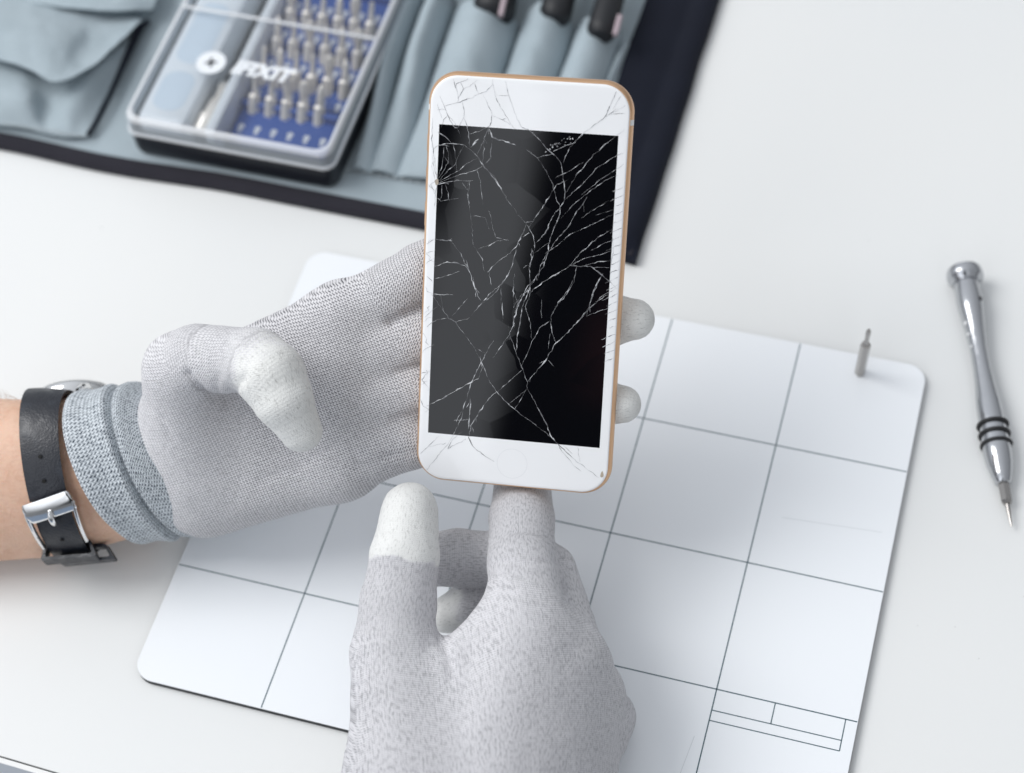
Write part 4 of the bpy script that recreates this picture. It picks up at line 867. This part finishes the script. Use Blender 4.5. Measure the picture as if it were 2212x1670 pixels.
text_mesh('IFIXIT', 1.02, KP(3.60, 3.42, HL + .035), kx * 1.02, ky, 'lid_lettering', lid, m_mark, .22, .055)
# inside: pale tray, dark slot, blue terraces
mb = MB(); mb.box(KP(1.45, KL / 2, .95), kx * 1.12, ky * (KL / 2 - .45), np.array([0, 0, .9]), .3); obj('tray', mb, m_tray, kit)
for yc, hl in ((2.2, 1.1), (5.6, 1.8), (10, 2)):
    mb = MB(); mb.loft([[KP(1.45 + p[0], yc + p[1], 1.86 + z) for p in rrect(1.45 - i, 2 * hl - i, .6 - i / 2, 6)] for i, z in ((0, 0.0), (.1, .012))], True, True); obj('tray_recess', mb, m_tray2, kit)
mb = MB(); mb.box(KP(3.70, KL / 2, .85), kx * .24, ky * (KL / 2 - .4), np.array([0, 0, .95]), .14)
obj('divider', mb, m_tray, kit)
rows = [2.0, 4.2, 5.95, 7.7, 9.45, 11.2]
x0b, x1b = 4.02, KW - .80
def tilt(y): return nrm(ky * .60 + np.array([0, 0, .80]))
for ri, y in enumerate(rows):
    mb = MB(); mb.box(KP((x0b + x1b) / 2, y, .42), kx * (x1b - x0b) / 2, ky * (.9 if ri == 0 else .62), np.array([0, 0, .25]), .08); hb = obj('bit_holder', mb, m_blue, kit)
    mb = MB(); mb.box(KP((x0b + x1b) / 2, y + .78 + (.3 if ri == 0 else 0), .55), kx * (x1b - x0b) / 2, ky * .16, np.array([0, 0, .42]), .06); obj('holder_step', mb, m_blue, hb)
    mb = MB()
    for k in range(6):
        xc = x0b + (x1b - x0b) * (k + .5) / 6; c_ = KP(xc, y - (.18 if ri == 0 else .38), .675)
        for dy_, r in ((.10, .135), (-.12, .10)): mb.add([c_ + ky * dy_ + kx * r * math.cos(w) + ky * r * math.sin(w) for w in np.linspace(0, 6.283, 14, endpoint=False)], [tuple(range(14))])
    obj('size_marks', mb, m_mark, hb, smooth=False, fix=False)
# driver bits: three shapes, copied into the rows
def bit_proto(kind):
    sh = MB(); sh.lathe((0, 0, 0), (0, 0, 1), [(0, .24), (.03, .27), (.95, .27), (1.05, .18)], 6)
    tp = MB()
    pr = {'thin': [(1.0, .16), (1.1, .12), (1.85, .11), (1.9, .06)], 'wide': [(1.0, .18), (1.2, .15), (1.4, .22), (1.65, .26), (1.9, .22), (2.0, .12)], 'cone': [(1.0, .18), (1.15, .16), (1.65, .16), (1.9, .07), (1.95, .03)]}[kind]
    tp.lathe((0, 0, 0), (0, 0, 1), pr, 14); return sh, tp
protos = {}
ordn = ['leftmost', 'second from left', 'third from left', 'fourth from left', 'fifth from left', 'rightmost']
rown = ['front row', 'second row', 'third row', 'fourth row', 'fifth row']
kinds = {'thin': 'thin straight', 'wide': 'broad flared', 'cone': 'pointed'}
lay = [['thin', 'thin', 'wide', 'wide', 'cone'], ['thin', 'cone', 'thin', 'thin', 'wide', 'cone'], ['cone', 'thin', 'wide', 'thin', 'cone', 'wide'], ['wide', 'thin', 'thin', 'cone', 'wide', 'thin']]
for ri, row in enumerate(lay):
    for k, kd in enumerate(row):
        xc = x0b + (x1b - x0b) * (k + (.75 if ri == 0 else .5)) / 6; base = KP(xc, rows[ri] + (.7 if ri == 0 else .1), .38); d_ = tilt(0)
        lab = '%s driver bit, %s in the %s of the blue holder' % (kinds[kd], ordn[k] if not (ri == 0 and k == 4) else 'rightmost', rown[ri])
        if kd not in protos:
            e = thing('driver_bit', lab, 'driver bit', (0, 0, 0), 'driver bits standing in the blue holder'); sh, tp = bit_proto(kd)
            obj('shank', sh, m_bit, e, sharp=20); obj('tip', tp, m_bit, e); protos[kd] = e; r_ = e
        else:
            e = protos[kd]; r_ = e.copy(); COL.objects.link(r_); r_['label'] = lab
            for ch in list(e.children): c_ = ch.copy(); COL.objects.link(c_); c_.parent = r_
        r_.location = Vector([x * CM for x in base]); r_.rotation_euler = Vector(d_.tolist()).to_track_quat('Z', 'Y').to_euler()
# driver tip lying in the dark slot
a = KP(2.98, 1.3, 1.0); b = KP(3.12, 3.2, 1.25)
sl = thing('slim_driver', 'silver driver shaft in the dark slot beside the pale tray', 'driver', a)
mb = MB(); mb.lathe(a - (b - a) * .2, b - a, [(0, .3), (.1, .38), (.9, .38), (1.0, .28), (1.7, .24), (1.8, .16), (2.3, .16), (2.35, .22), (2.6, .2), (2.7, .1)], 20); obj('shaft', mb, m_bit, sl, sharp=40)
